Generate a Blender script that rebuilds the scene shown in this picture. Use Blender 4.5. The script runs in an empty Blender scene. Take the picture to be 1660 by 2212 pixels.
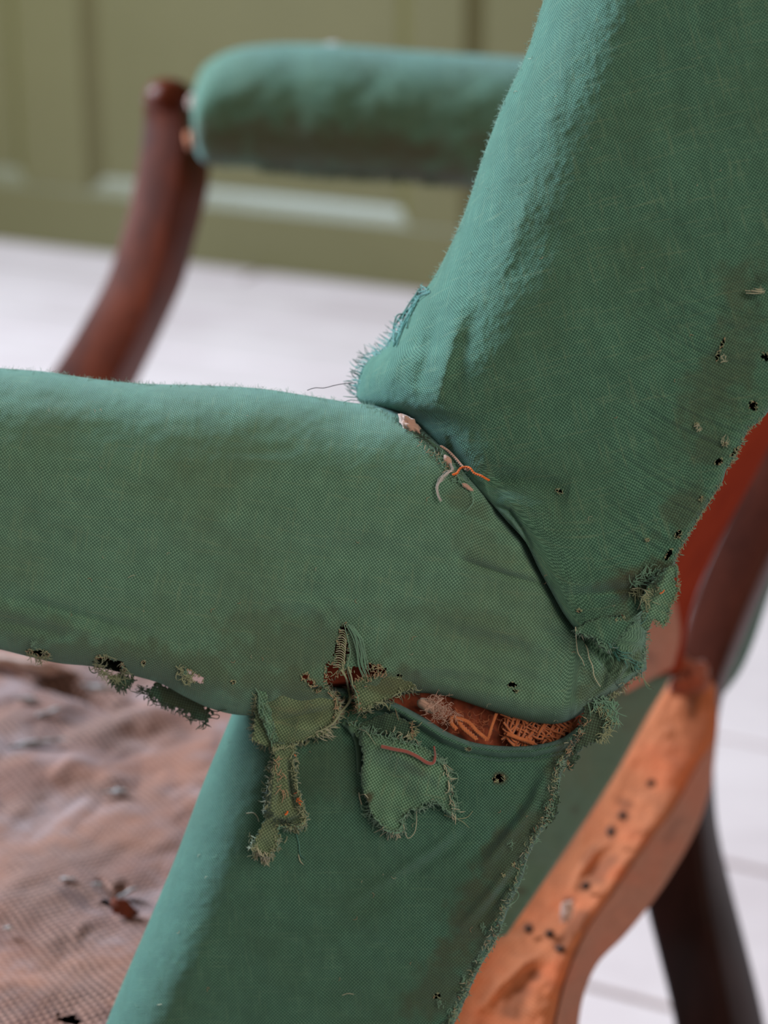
import bpy, math, random
import numpy as np
from mathutils import Vector, Matrix

# ------------------------------------------------------------------ camera, world, lights, exposure
SC = bpy.context.scene
COL = SC.collection
W, H, F = 1660.0, 2212.0, 4500.0
PITCH = math.radians(20.5)
CAMZ = 0.95
cam_d = bpy.data.cameras.new('camera')
cam = bpy.data.objects.new('camera', cam_d); COL.objects.link(cam)
cam.location = (0, 0, CAMZ)
cam.rotation_euler = (math.pi / 2 - PITCH, 0, 0)
cam_d.sensor_fit = 'VERTICAL'; cam_d.sensor_height = 36.0
cam_d.lens = F / H * 36.0
cam_d.clip_start = 0.02
cam_d.dof.use_dof = True
cam_d.dof.focus_distance = 0.632
cam_d.dof.aperture_fstop = 8.3
SC.camera = cam
SC.view_settings.view_transform = 'Standard'
SC.view_settings.look = 'None'
SC.view_settings.gamma = 1.0
SC.view_settings.use_curve_mapping = False
SC.view_settings.exposure = 0.0

world = bpy.data.worlds.new('world'); SC.world = world
world.use_nodes = True
bg = world.node_tree.nodes['Background']
bg.inputs[0].default_value = (1.0, 0.90, 0.76, 1)
bg.inputs[1].default_value = 0.13

def area_light(name, loc, target, sx, sy, power, color):
    d = bpy.data.lights.new(name, 'AREA'); d.shape = 'RECTANGLE'
    d.size, d.size_y, d.energy, d.color = sx, sy, power, color
    o = bpy.data.objects.new(name, d); COL.objects.link(o)
    o.location = loc
    o.rotation_euler = (Vector(target) - Vector(loc)).to_track_quat('-Z', 'Y').to_euler()
    return o
# daylight through a tall window on the left, a little beyond the chair
area_light('window_daylight', (-2.4, 2.45, 2.0), (0.05, 0.9, 0.6), 1.2, 1.6, 285, (0.72, 0.90, 1.05))
# added fill light, warmer and weaker, behind the camera on the right
area_light('rear_fill_light', (1.1, -1.3, 2.0), (0.05, 0.75, 0.6), 1.2, 1.5, 33, (1.0, 0.91, 0.76))

# ------------------------------------------------------------------ helpers
RNG = np.random.default_rng(7)
random.seed(7)
CP, SP = math.cos(PITCH), math.sin(PITCH)

def place(px, py, z):
    """point at pixel ray (px,py) and distance z along the optical axis"""
    px = np.asarray(px, float); py = np.asarray(py, float); z = np.asarray(z, float)
    x = (px - W / 2) / F * z
    v = (py - H / 2) / F * z
    return np.stack([x, z * CP - v * SP, CAMZ - z * SP - v * CP], -1)

def ray_plane(px, py, p0, n):
    d = place(px, py, 1.0) - np.array([0, 0, CAMZ])
    t = np.dot(np.array(p0) - np.array([0, 0, CAMZ]), n) / np.dot(d, n)
    return np.array([0, 0, CAMZ]) + d * t

def project(P):
    P = np.asarray(P, float) - np.array([0, 0, CAMZ])
    z = P[..., 1] * CP - P[..., 2] * SP
    v = -(P[..., 1] * SP + P[..., 2] * CP)
    return W / 2 + P[..., 0] / z * F, H / 2 + v / z * F, z

_T = np.random.default_rng(3).random((256, 256))
def noise(x, y):
    x = np.asarray(x, float); y = np.asarray(y, float)
    xi = np.floor(x).astype(int); yi = np.floor(y).astype(int)
    fx = x - xi; fy = y - yi
    fx = fx * fx * (3 - 2 * fx); fy = fy * fy * (3 - 2 * fy)
    g = lambda a, b: _T[a & 255, b & 255]
    return ((g(xi, yi) * (1 - fx) + g(xi + 1, yi) * fx) * (1 - fy) + (g(xi, yi + 1) * (1 - fx) + g(xi + 1, yi + 1) * fx) * fy) * 2 - 1
def fbm(x, y, o=3):
    return sum(noise(x * 2 ** k + 17 * k, y * 2 ** k + 31 * k) / 2 ** k for k in range(o))

def curve(pts, n):
    """smooth curve through pts, n samples even in chord length"""
    P = np.array(pts, float)
    d = np.r_[0, np.cumsum(np.linalg.norm(np.diff(P[:, :2], axis=0), axis=1))]
    t = np.linspace(0, d[-1], n)
    m = np.zeros_like(P)
    if len(P) > 2:
        s = np.diff(P, axis=0) / np.diff(d)[:, None]
        m[1:-1] = (s[1:] + s[:-1]) / 2; m[0] = s[0]; m[-1] = s[-1]
    else:
        m[:] = (P[1] - P[0]) / d[-1]
    i = np.clip(np.searchsorted(d, t, 'right') - 1, 0, len(P) - 2)
    h = (d[i + 1] - d[i])[:, None]; u = ((t - d[i]) / h[:, 0])[:, None]
    return ((1 + 2 * u) * (1 - u) ** 2 * P[i] + u * (1 - u) ** 2 * h * m[i] + u * u * (3 - 2 * u) * P[i + 1] + u * u * (u - 1) * h * m[i + 1])

def seg_dist(px, py, pts):
    """distance to a polyline and the fraction along it"""
    P = np.array(pts, float); best = np.full(np.shape(px), 1e9); fr = np.zeros(np.shape(px)); n = len(P) - 1
    for k in range(n):
        a, b = P[k], P[k + 1]; ab = b - a; L = (ab ** 2).sum()
        t = np.clip(((px - a[0]) * ab[0] + (py - a[1]) * ab[1]) / L, 0, 1)
        dd = np.hypot(px - a[0] - t * ab[0], py - a[1] - t * ab[1])
        m = dd < best; best = np.where(m, dd, best); fr = np.where(m, (k + t) / n, fr)
    return best, fr

def side(px, py, pts):
    """signed distance, positive to the right of the travel direction (image axes)"""
    P = np.array(pts, float); best = np.full(np.shape(px), 1e9); sg = np.ones(np.shape(px))
    for k in range(len(P) - 1):
        a, b = P[k], P[k + 1]; ab = b - a; L = (ab ** 2).sum()
        t = np.clip(((px - a[0]) * ab[0] + (py - a[1]) * ab[1]) / L, 0, 1)
        dd = np.hypot(px - a[0] - t * ab[0], py - a[1] - t * ab[1])
        c = ab[0] * (py - a[1]) - ab[1] * (px - a[0])
        m = dd < best; best = np.where(m, dd, best); sg = np.where(m, np.sign(c), sg)
    return best * sg

def in_poly(px, py, poly):
    P = np.array(poly, float); r = np.zeros(np.shape(px), bool)
    for k in range(len(P)):
        x1, y1 = P[k - 1]; x2, y2 = P[k]
        if y1 == y2: continue
        c = ((y1 > py) != (y2 > py)) & (px < (x2 - x1) * (py - y1) / (y2 - y1) + x1)
        r ^= c
    return r

def smooth(a, b, x):
    t = np.clip((x - a) / (b - a), 0, 1); return t * t * (3 - 2 * t)

def mesh_obj(name, verts, faces, mat, parent=None, uv=None, attrs=None, flat=False):
    """faces: (n,4) or (n,3) array, or list"""
    me = bpy.data.meshes.new(name)
    verts = np.asarray(verts, np.float32).reshape(-1, 3)
    if isinstance(faces, np.ndarray):
        k = faces.shape[1]; nf = len(faces)
        me.vertices.add(len(verts)); me.vertices.foreach_set('co', verts.ravel())
        me.loops.add(nf * k); me.loops.foreach_set('vertex_index', faces.ravel().astype(np.int32))
        me.polygons.add(nf)
        me.polygons.foreach_set('loop_start', np.arange(0, nf * k, k, dtype=np.int32))
        me.update(calc_edges=True)
    else:
        me.from_pydata(verts.tolist(), [], faces)
        me.update()
    if uv is not None:
        l = me.uv_layers.new(name='UVMap')
        idx = np.zeros(len(me.loops), np.int32); me.loops.foreach_get('vertex_index', idx)
        l.data.foreach_set('uv', np.asarray(uv, np.float32).reshape(-1, 2)[idx].ravel())
    for k, v in (attrs or {}).items():
        a = me.attributes.new(k, 'FLOAT', 'POINT'); a.data.foreach_set('value', np.asarray(v, np.float32).ravel())
    me.polygons.foreach_set('use_smooth', np.full(len(me.polygons), not flat))
    me.materials.append(mat)
    me.validate()
    o = bpy.data.objects.new(name, me); COL.objects.link(o)
    if parent is not None:
        o.parent = parent
        o.matrix_parent_inverse = parent.matrix_world.inverted() if parent.type == 'EMPTY' else Matrix()
    return o

def thing(name, label, cat, loc):
    o = bpy.data.objects.new(name, None); COL.objects.link(o); o.location = loc
    o.empty_display_size = 0.05; o['label'] = label; o['category'] = cat
    bpy.context.view_layer.update()
    return o

# ------------------------------------------------------------------ materials
class N:
    def __init__(s, name):
        s.m = bpy.data.materials.new(name); s.m.use_nodes = True
        s.t = s.m.node_tree; s.b = s.t.nodes['Principled BSDF']
    def n(s, typ, **kw):
        x = s.t.nodes.new(typ)
        for k, v in kw.items(): setattr(x, k, v)
        return x
    def put(s, sock, v):
        if hasattr(v, 'is_output'): s.t.links.new(v, sock)
        elif isinstance(v, (tuple, list)): sock.default_value = tuple(v) + ((1,) if len(v) == 3 and len(sock.default_value) == 4 else ())
        else: sock.default_value = v
    def math(s, op, a, b=0.0, c=None, clamp=False):
        x = s.n('ShaderNodeMath', operation=op); x.use_clamp = clamp
        s.put(x.inputs[0], a); s.put(x.inputs[1], b)
        if c is not None: s.put(x.inputs[2], c)
        return x.outputs[0]
    def mix(s, f, a, b, typ='MIX'):
        x = s.n('ShaderNodeMix', data_type='RGBA', blend_type=typ)
        s.put(x.inputs[0], f); s.put(x.inputs[6], a); s.put(x.inputs[7], b)
        return x.outputs[2]
    def noise(s, vec, scale, detail=3, rough=0.5):
        x = s.n('ShaderNodeTexNoise'); s.put(x.inputs['Vector'], vec)
        x.inputs['Scale'].default_value = scale; x.inputs['Detail'].default_value = detail; x.inputs['Roughness'].default_value = rough
        return x.outputs['Fac']
    def mapping(s, vec, scale=(1, 1, 1), rot=0.0):
        x = s.n('ShaderNodeMapping'); s.put(x.inputs['Vector'], vec)
        x.inputs['Scale'].default_value = scale; x.inputs['Rotation'].default_value = (0, 0, rot)
        return x.outputs[0]
    def ramp(s, f, a, b):
        x = s.n('ShaderNodeMapRange', interpolation_type='SMOOTHSTEP')
        s.put(x.inputs[0], f); x.inputs[1].default_value = a; x.inputs[2].default_value = b
        return x.outputs[0]
    def uv(s): return s.n('ShaderNodeUVMap', uv_map='UVMap').outputs[0]
    def obj(s): return s.n('ShaderNodeTexCoord').outputs['Object']
    def attr(s, name): return s.n('ShaderNodeAttribute', attribute_name=name).outputs['Fac']
    def bump(s, h, strength, dist):
        x = s.n('ShaderNodeBump'); x.inputs['Strength'].default_value = strength; x.inputs['Distance'].default_value = dist
        s.put(x.inputs['Height'], h); s.t.links.new(x.outputs[0], s.b.inputs['Normal'])

def woven(name, dark, light, fleck, pitch=0.00056, rot=0.0, contrast=1.0, sheen=0.35, tint=(0.55, 0.85, 0.95), stain_shade=(0.075, 0.06, 0.032), bumpy=0.7, patch=None):
    s = N(name); uv = s.uv()
    wob = s.n('ShaderNodeTexNoise'); s.put(wob.inputs['Vector'], uv); wob.inputs['Scale'].default_value = 55; wob.inputs['Detail'].default_value = 2
    wv = s.n('ShaderNodeVectorMath', operation='MULTIPLY_ADD'); s.put(wv.inputs[0], wob.outputs['Color']); wv.inputs[1].default_value = (0.0022, 0.0022, 0); s.put(wv.inputs[2], uv)
    m = s.mapping(wv.outputs[0], (1 / pitch, 1 / pitch, 1), rot)
    sep = s.n('ShaderNodeSeparateXYZ'); s.put(sep.inputs[0], m)
    cu = s.math('COSINE', s.math('MULTIPLY', sep.outputs[0], math.pi)); cv = s.math('COSINE', s.math('MULTIPLY', sep.outputs[1], math.pi))
    d = s.math('MULTIPLY', cu, cv)
    up = s.ramp(d, -0.55 / contrast, 0.75 / contrast)
    thr = s.noise(s.mapping(m, (0.5, 0.04, 1)), 1.0, 2)           # yarns that run across
    thr2 = s.noise(s.mapping(m, (0.04, 0.5, 1)), 1.0, 2)
    big = s.noise(uv, 22, 4); mid = s.noise(uv, 130, 4, 0.65); fine = s.noise(uv, 2600, 2)
    c = s.mix(up, dark, light)
    c = s.mix(s.math('MULTIPLY', s.ramp(thr, 0.52, 0.85), 0.30), c, fleck)
    c = s.mix(s.math('MULTIPLY', s.ramp(thr2, 0.52, 0.85), 0.30), c, fleck)
    v = s.math('ADD', s.math('MULTIPLY', s.math('SUBTRACT', mid, 0.5), 0.55), s.math('ADD', s.math('MULTIPLY', s.math('SUBTRACT', fine, 0.5), 0.5), 1.0))
    cc = s.n('ShaderNodeCombineColor'); [s.put(cc.inputs[i], v) for i in range(3)]
    c = s.mix(1.0, c, cc.outputs[0], 'MULTIPLY')
    c = s.mix(s.math('MULTIPLY', s.ramp(big, 0.42, 0.68), 0.28), c, (dark[0] * 1.7, dark[1] * .95, dark[2] * .7))
    if patch: c = s.mix(s.ramp(s.noise(uv, patch[2], 5, 0.62), 0.42, 0.66), s.mix(s.math('MULTIPLY', s.ramp(s.noise(uv, patch[2] * 1.9, 4), 0.5, 0.7), 0.7), c, patch[1]), s.mix(0.6, c, patch[0]))
    st = s.math('MULTIPLY', s.attr('stain_shade'), s.math('ADD', 0.45, mid), clamp=True)
    c = s.mix(st, c, stain_shade)
    s.put(s.b.inputs['Base Color'], c)
    s.b.inputs['Roughness'].default_value = 0.95
    s.b.inputs['Specular IOR Level'].default_value = 0.15
    s.b.inputs['Sheen Weight'].default_value = sheen; s.b.inputs['Sheen Roughness'].default_value = 0.45
    s.b.inputs['Sheen Tint'].default_value = tint + (1,)
    hgt = s.math('ADD', s.math('ABSOLUTE', d), s.math('MULTIPLY', fine, 0.7))
    s.bump(hgt, bumpy, 0.00022)
    return s.m

def plain(name, color, rough=0.8, sheen=0.0, var=0.0, vscale=60, color2=None, spec=0.3, bumpd=0.0):
    s = N(name)
    if var > 0:
        n = s.noise(s.obj(), vscale, 4, 0.6)
        c = s.mix(s.math('MULTIPLY', s.ramp(n, 0.3, 0.7), var), color, color2 or tuple(x * 0.5 for x in color))
        s.put(s.b.inputs['Base Color'], c)
        if bumpd: s.bump(n, 0.6, bumpd)
    else: s.put(s.b.inputs['Base Color'], color)
    s.b.inputs['Roughness'].default_value = rough
    s.b.inputs['Specular IOR Level'].default_value = spec
    s.b.inputs['Sheen Weight'].default_value = sheen
    return s.m

def mahogany(name, a, b, rough=0.32, coat=0.3):
    s = N(name)
    m = s.mapping(s.obj(), (14, 14, 2.2))
    n = s.noise(m, 3.0, 5, 0.6); g = s.noise(s.mapping(s.obj(), (260, 260, 9)), 1.0, 2)
    c = s.mix(s.ramp(n, 0.3, 0.7), a, b)
    c = s.mix(s.math('MULTIPLY', s.ramp(g, 0.5, 0.75), 0.35), c, (a[0] * .4, a[1] * .4, a[2] * .4))
    s.put(s.b.inputs['Base Color'], c); s.b.inputs['Roughness'].default_value = rough
    s.b.inputs['Coat Weight'].default_value = coat * .15; s.b.inputs['Coat Roughness'].default_value = 0.25; s.b.inputs['Specular IOR Level'].default_value = 0.08
    return s.m

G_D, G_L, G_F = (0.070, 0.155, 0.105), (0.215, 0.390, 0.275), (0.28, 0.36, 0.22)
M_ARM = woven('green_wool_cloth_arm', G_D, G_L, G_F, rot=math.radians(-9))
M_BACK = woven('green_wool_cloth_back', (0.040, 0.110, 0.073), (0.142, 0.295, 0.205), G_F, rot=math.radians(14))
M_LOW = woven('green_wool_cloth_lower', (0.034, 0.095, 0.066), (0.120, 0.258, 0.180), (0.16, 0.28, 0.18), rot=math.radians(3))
M_TAT = woven('green_wool_cloth_torn', (0.065, 0.145, 0.09), (0.22, 0.40, 0.265), (0.34, 0.34, 0.20), rot=math.radians(-14), contrast=1.3)
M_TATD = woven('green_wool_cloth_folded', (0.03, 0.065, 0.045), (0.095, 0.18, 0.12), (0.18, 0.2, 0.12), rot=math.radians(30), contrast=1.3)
M_OLIVE = woven('soiled_green_cloth', (0.085, 0.135, 0.075), (0.26, 0.35, 0.20), (0.32, 0.30, 0.17), rot=math.radians(-12), contrast=1.3)
M_FAR = woven('green_wool_cloth_far', (0.045, 0.09, 0.055), (0.13, 0.24, 0.16), G_F, pitch=0.0007)
M_STRIP = woven('grey_green_cloth', (0.085, 0.125, 0.08), (0.13, 0.21, 0.14), (0.2, 0.25, 0.16), pitch=0.0007)
M_BURLAP = woven('seat_hessian', (0.11, 0.050, 0.036), (0.38, 0.195, 0.145), (0.42, 0.215, 0.145), pitch=0.0020, rot=math.radians(12), contrast=1.2, patch=((0.40, 0.15, 0.08), (0.42, 0.30, 0.30), 14), sheen=0.25, tint=(0.9, 0.85, 0.95), stain_shade=(0.055, 0.03, 0.03), bumpy=0.8)
M_RUST = woven('rust_hessian', (0.46, 0.125, 0.052), (0.62, 0.20, 0.088), (0.62, 0.24, 0.13), pitch=0.0013, sheen=0.1, tint=(1, .8, .7), stain_shade=(0.10, 0.035, 0.02), bumpy=0.4)
M_LINING = woven('pink_brown_lining', (0.36, 0.15, 0.10), (0.52, 0.235, 0.175), (0.55, 0.24, 0.17), pitch=0.0013, sheen=0.1, tint=(1, .8, .8), stain_shade=(0.12, 0.05, 0.04), bumpy=0.3)
M_FELT = plain('rust_felt', (0.34, 0.075, 0.035), 0.95, 0.3, 0.6, 220, (0.20, 0.04, 0.02), bumpd=0.001)
M_FELTD = plain('dark_red_webbing', (0.33, 0.040, 0.014), 0.95, 0.0, 0.6, 22, (0.20, 0.020, 0.008), spec=0.05, bumpd=0.0005)
M_WOODIN = mahogany('bare_red_rail_wood', (0.34, 0.060, 0.035), (0.50, 0.10, 0.055), 0.6, 0.0)
M_MAH = mahogany('polished_mahogany', (0.065, 0.011, 0.004), (0.15, 0.027, 0.008), 0.42, 0.0)
M_MAHD = mahogany('dark_mahogany', (0.050, 0.014, 0.010), (0.085, 0.022, 0.014), 0.30, 0.35)
M_EBON = mahogany('black_stained_leg', (0.014, 0.006, 0.005), (0.028, 0.010, 0.008), 0.34, 0.3)
M_TH_G = plain('green_thread', (0.16, 0.31, 0.215), 0.9, 0.3)
M_TH_T = plain('teal_thread', (0.06, 0.22, 0.185), 0.9, 0.3)
M_TH_D = plain('dark_green_thread', (0.045, 0.075, 0.05), 0.9, 0.1)
M_TH_O = plain('olive_thread', (0.30, 0.33, 0.19), 0.9, 0.3)
M_TH_P = plain('pale_thread', (0.50, 0.48, 0.34), 0.9, 0.3)
M_TAN = plain('tan_thread', (0.42, 0.27, 0.16), 0.9, 0.2)
M_ORANGE = plain('orange_thread', (0.80, 0.16, 0.025), 0.8, 0.2)
M_JUTE = plain('orange_jute', (0.66, 0.20, 0.075), 0.85, 0.3, 0.5, 400, (0.42, 0.10, 0.035))
M_WHITE = plain('white_wool', (0.55, 0.50, 0.50), 0.95, 0.5)
M_PINK = plain('pink_felt', (0.60, 0.36, 0.29), 0.95, 0.5, 0.5, 300, (0.42, 0.24, 0.19))
M_ROSE = plain('rose_brown_yarn', (0.32, 0.095, 0.075), 0.9, 0.4)
M_HAIR = plain('grey_hair', (0.16, 0.14, 0.17), 0.5)
M_TACK = plain('rusty_tack', (0.05, 0.025, 0.02), 0.5)
M_BLACK = plain('dark_gap', (0.012, 0.02, 0.015), 1.0)

# ------------------------------------------------------------------ the setting: panelled wall and painted board floor
RY = math.radians(26.0)
R_U = np.array([math.cos(RY), -math.sin(RY), 0.0])          # along the wall, to the right
R_N = np.array([math.sin(RY), math.cos(RY), 0.0])           # away from the camera
dfl = place(930, 626, 1.0) - np.array([0, 0, CAMZ])
P_W = np.array([0, 0, CAMZ]) + dfl * (CAMZ / -dfl[2])       # foot of the wall
P_W[2] = 0

def wall_uv(px, py, off=0.0):
    p = ray_plane(px, py, P_W + R_N * off, R_N)
    return float(np.dot(p - P_W, R_U)), float(p[2])

def wall_box(name, u0, u1, z0, z1, d0, d1, mat, parent=None, bevel=0.0):
    c = []
    for d in (d0, d1):
        for (u, z) in ((u0, z0), (u1, z0), (u1, z1), (u0, z1)):
            p = P_W + R_U * u + R_N * d; c.append((p[0], p[1], z))
    o = mesh_obj(name, c, [(0, 1, 2, 3), (7, 6, 5, 4), (0, 4, 5, 1), (1, 5, 6, 2), (2, 6, 7, 3), (3, 7, 4, 0)], mat, parent, flat=True)
    if bevel:
        b = o.modifiers.new('bevel', 'BEVEL'); b.width = bevel; b.segments = 2
    return o

def paint(name, c1, c2, rough=0.45):
    s = N(name); n = s.noise(s.obj(), 2.2, 4); n2 = s.noise(s.obj(), 26, 4)
    c = s.mix(s.ramp(n, 0.35, 0.65), c1, c2)
    c = s.mix(s.math('MULTIPLY', s.ramp(n2, 0.5, 0.75), 0.2), c, tuple(x * .8 for x in c1))
    s.put(s.b.inputs['Base Color'], c); s.b.inputs['Roughness'].default_value = rough; s.bump(n2, 0.15, 0.002)
    return s.m
M_WALL = paint('olive_panel_paint', (0.106, 0.088, 0.030), (0.117, 0.097, 0.035), 0.38)
def floor_mat():
    s = N('white_painted_boards'); o = s.obj()
    n = s.noise(s.mapping(o, (1, 1, 1)), 3.5, 5, 0.6); g = s.noise(s.mapping(o, (2.5, 40, 1), 0), 1.0, 4)
    c = s.mix(s.ramp(n, 0.35, 0.7), (0.72, 0.585, 0.575), (0.62, 0.49, 0.485))
    c = s.mix(s.math('MULTIPLY', s.ramp(g, 0.45, 0.8), 0.35), c, (0.50, 0.39, 0.385))
    s.put(s.b.inputs['Base Color'], c); s.b.inputs['Roughness'].default_value = 0.5
    s.bump(g, 0.2, 0.001)
    return s.m
M_FLOOR = floor_mat()
M_GAP = plain('board_gap', (0.16, 0.14, 0.13), 1.0)

floor = bpy.data.objects.new('floor', None); COL.objects.link(floor); floor['kind'] = 'structure'
wall = bpy.data.objects.new('wall_back', None); COL.objects.link(wall); wall['kind'] = 'structure'
bpy.context.view_layer.update()

# floor boards run along the wall; two joints are read off the photograph
def floor_pt(px, py):
    d = place(px, py, 1.0) - np.array([0, 0, CAMZ]); return np.array([0, 0, CAMZ]) + d * (CAMZ / -d[2])
dA = float(np.dot(floor_pt(1610, 1872) - P_W, R_N)); dB = float(np.dot(floor_pt(1610, 1603) - P_W, R_N))
bw = dB - dA
base = wall_box('floor_base', -2.6, 2.6, -0.05, -0.022, -4.2, 0.3, M_GAP, floor)
k0 = -7
me0 = {}
for k in range(-8, 12):
    a = dA + k * bw; b = a + bw
    if a > 0.05: break
    b = min(b, 0.02)
    for (u0, u1) in (((-2.6, -0.35), (-0.34, 2.6)) if k % 2 else ((-2.6, 1.15), (1.16, 2.6))):
        h = RNG.uniform(-0.0012, 0.0012)
        wall_box('floorboard', u0, u1, -0.022, h, a + 0.0035, b - 0.0035, M_FLOOR, floor, 0.002)

# panelled wall: backing panels recessed behind stiles and rails
DEP = 0.022
uL0, _ = wall_uv(62, 300); uL1, zb1 = wall_uv(205, 412)
uR0, zb2 = wall_uv(893, 482); uR1, _ = wall_uv(1012, 400)
zb = (zb1 + zb2) / 2
pitch_u = uR1 - uL1
stiles = [(uL0 - pitch_u, uL1 - pitch_u), (uL0, uL1), (uR0, uR1), (uR0 + pitch_u, uR1 + pitch_u)]
wall_box('backing', -2.6, 2.6, 0, 2.7, 0.001, 0.08, M_WALL, wall)
for (a, b) in stiles:
    wall_box('stile', a, b, zb, 2.4, -DEP, 0.002, M_WALL, wall, 0.003)
wall_box('bottom_rail', -2.6, 2.6, 0.0, zb, -DEP, 0.002, M_WALL, wall, 0.003)
wall_box('top_rail', -2.6, 2.6, 2.4, 2.7, -DEP, 0.002, M_WALL, wall, 0.003)
def prism(name, A, B, up, mat, parent):
    """a sloping bead from A to B (points on the panel plane), against direction up"""
    n = -R_N; w = 0.030; c = []
    for p in (A, B):
        c += [p, p + up * w, p + up * w * 0.55 + n * 0.008, p + n * (DEP - 0.002)]
    return mesh_obj(name, c, [(0, 1, 2, 3), (7, 6, 5, 4), (0, 4, 5, 1), (1, 5, 6, 2), (2, 6, 7, 3), (3, 7, 4, 0)], mat, parent, flat=True)
ZU = np.array([0, 0, 1.0])
for i in range(len(stiles) - 1):
    a, b = stiles[i][1], stiles[i + 1][0]
    q = lambda u, z: P_W + R_U * u + ZU * z
    panel = wall_box('panel', a + 0.028, b - 0.028, zb + 0.028, 2.37, -0.003, 0.002, M_WALL, wall, 0.001)
    prism('moulding', q(a, zb), q(b, zb), ZU, M_WALL, wall)
    prism('moulding', q(a, zb), q(a, 2.4), R_U, M_WALL, wall)
    prism('moulding', q(b, zb), q(b, 2.4), -R_U, M_WALL, wall)
wall_box('backing_upper', -2.6, 2.6, 2.7, 2.75, -0.03, 0.08, M_WALL, wall)

# ------------------------------------------------------------------ the armchair
foot = place(1560, 1500, 1.08)
chair = thing('armchair', 'old mahogany armchair with torn green wool upholstery and stripped seat, filling the picture', 'chair', (float(foot[0]) - .1, float(foot[1]) - .1, 0))

# depth raster of everything in focus, for laying threads on it
CELL = 4
DM = np.full((620, 500), 9.0)
def dm_add(PX, PY, Z):
    i = ((PY) / CELL + 20).astype(int); j = ((PX) / CELL + 40).astype(int)
    ok = (i >= 0) & (i < DM.shape[0]) & (j >= 0) & (j < DM.shape[1])
    np.minimum.at(DM, (i[ok], j[ok]), Z[ok])
def dm_fill():
    D = DM.copy()
    for _ in range(14):
        big = D > 5
        if not big.any(): break
        acc = np.zeros_like(D); cnt = np.zeros_like(D)
        for dy, dx in ((0, 1), (1, 0), (0, -1), (-1, 0)):
            S = np.roll(D, (dy, dx), (0, 1)); g = S < 5
            acc += np.where(g, S, 0); cnt += g
        D = np.where(big & (cnt > 0), acc / np.maximum(cnt, 1), D)
    D[D > 5] = 0.64
    return D
DF = None
def depth_at(px, py):
    i = np.clip((np.asarray(py) / CELL + 20).astype(int), 0, DM.shape[0] - 1); j = np.clip((np.asarray(px) / CELL + 40).astype(int), 0, DM.shape[1] - 1)
    return DF[i, j]

def stain_shade_mask(PX, PY, lst):
    s = np.zeros_like(PX)
    for (x, y, rx, ry, ang, a) in lst:
        c, si = math.cos(math.radians(ang)), math.sin(math.radians(ang))
        dx, dy = PX - x, PY - y
        u = (dx * c + dy * si) / rx; v = (-dx * si + dy * c) / ry
        r = np.sqrt(u * u + v * v) + 0.35 * fbm(PX / 30 + x, PY / 30 + y, 3)
        s = np.maximum(s, a * smooth(1.15, 0.4, r))
    return s

def hole_mask(PX, PY, holes):
    m = np.zeros(PX.shape, bool)
    for (x, y, rx, ry, ang) in holes:
        c, si = math.cos(math.radians(ang)), math.sin(math.radians(ang))
        dx, dy = PX - x, PY - y
        near = np.hypot(dx, dy) < 2.2 * max(rx, ry)
        u = (dx * c + dy * si) / rx; v = (-dx * si + dy * c) / ry
        r = np.sqrt(u * u + v * v) + 0.38 * noise(PX / 5.0 + x, PY / 5.0 + y)
        m |= near & (r < 1)
    return m

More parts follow.
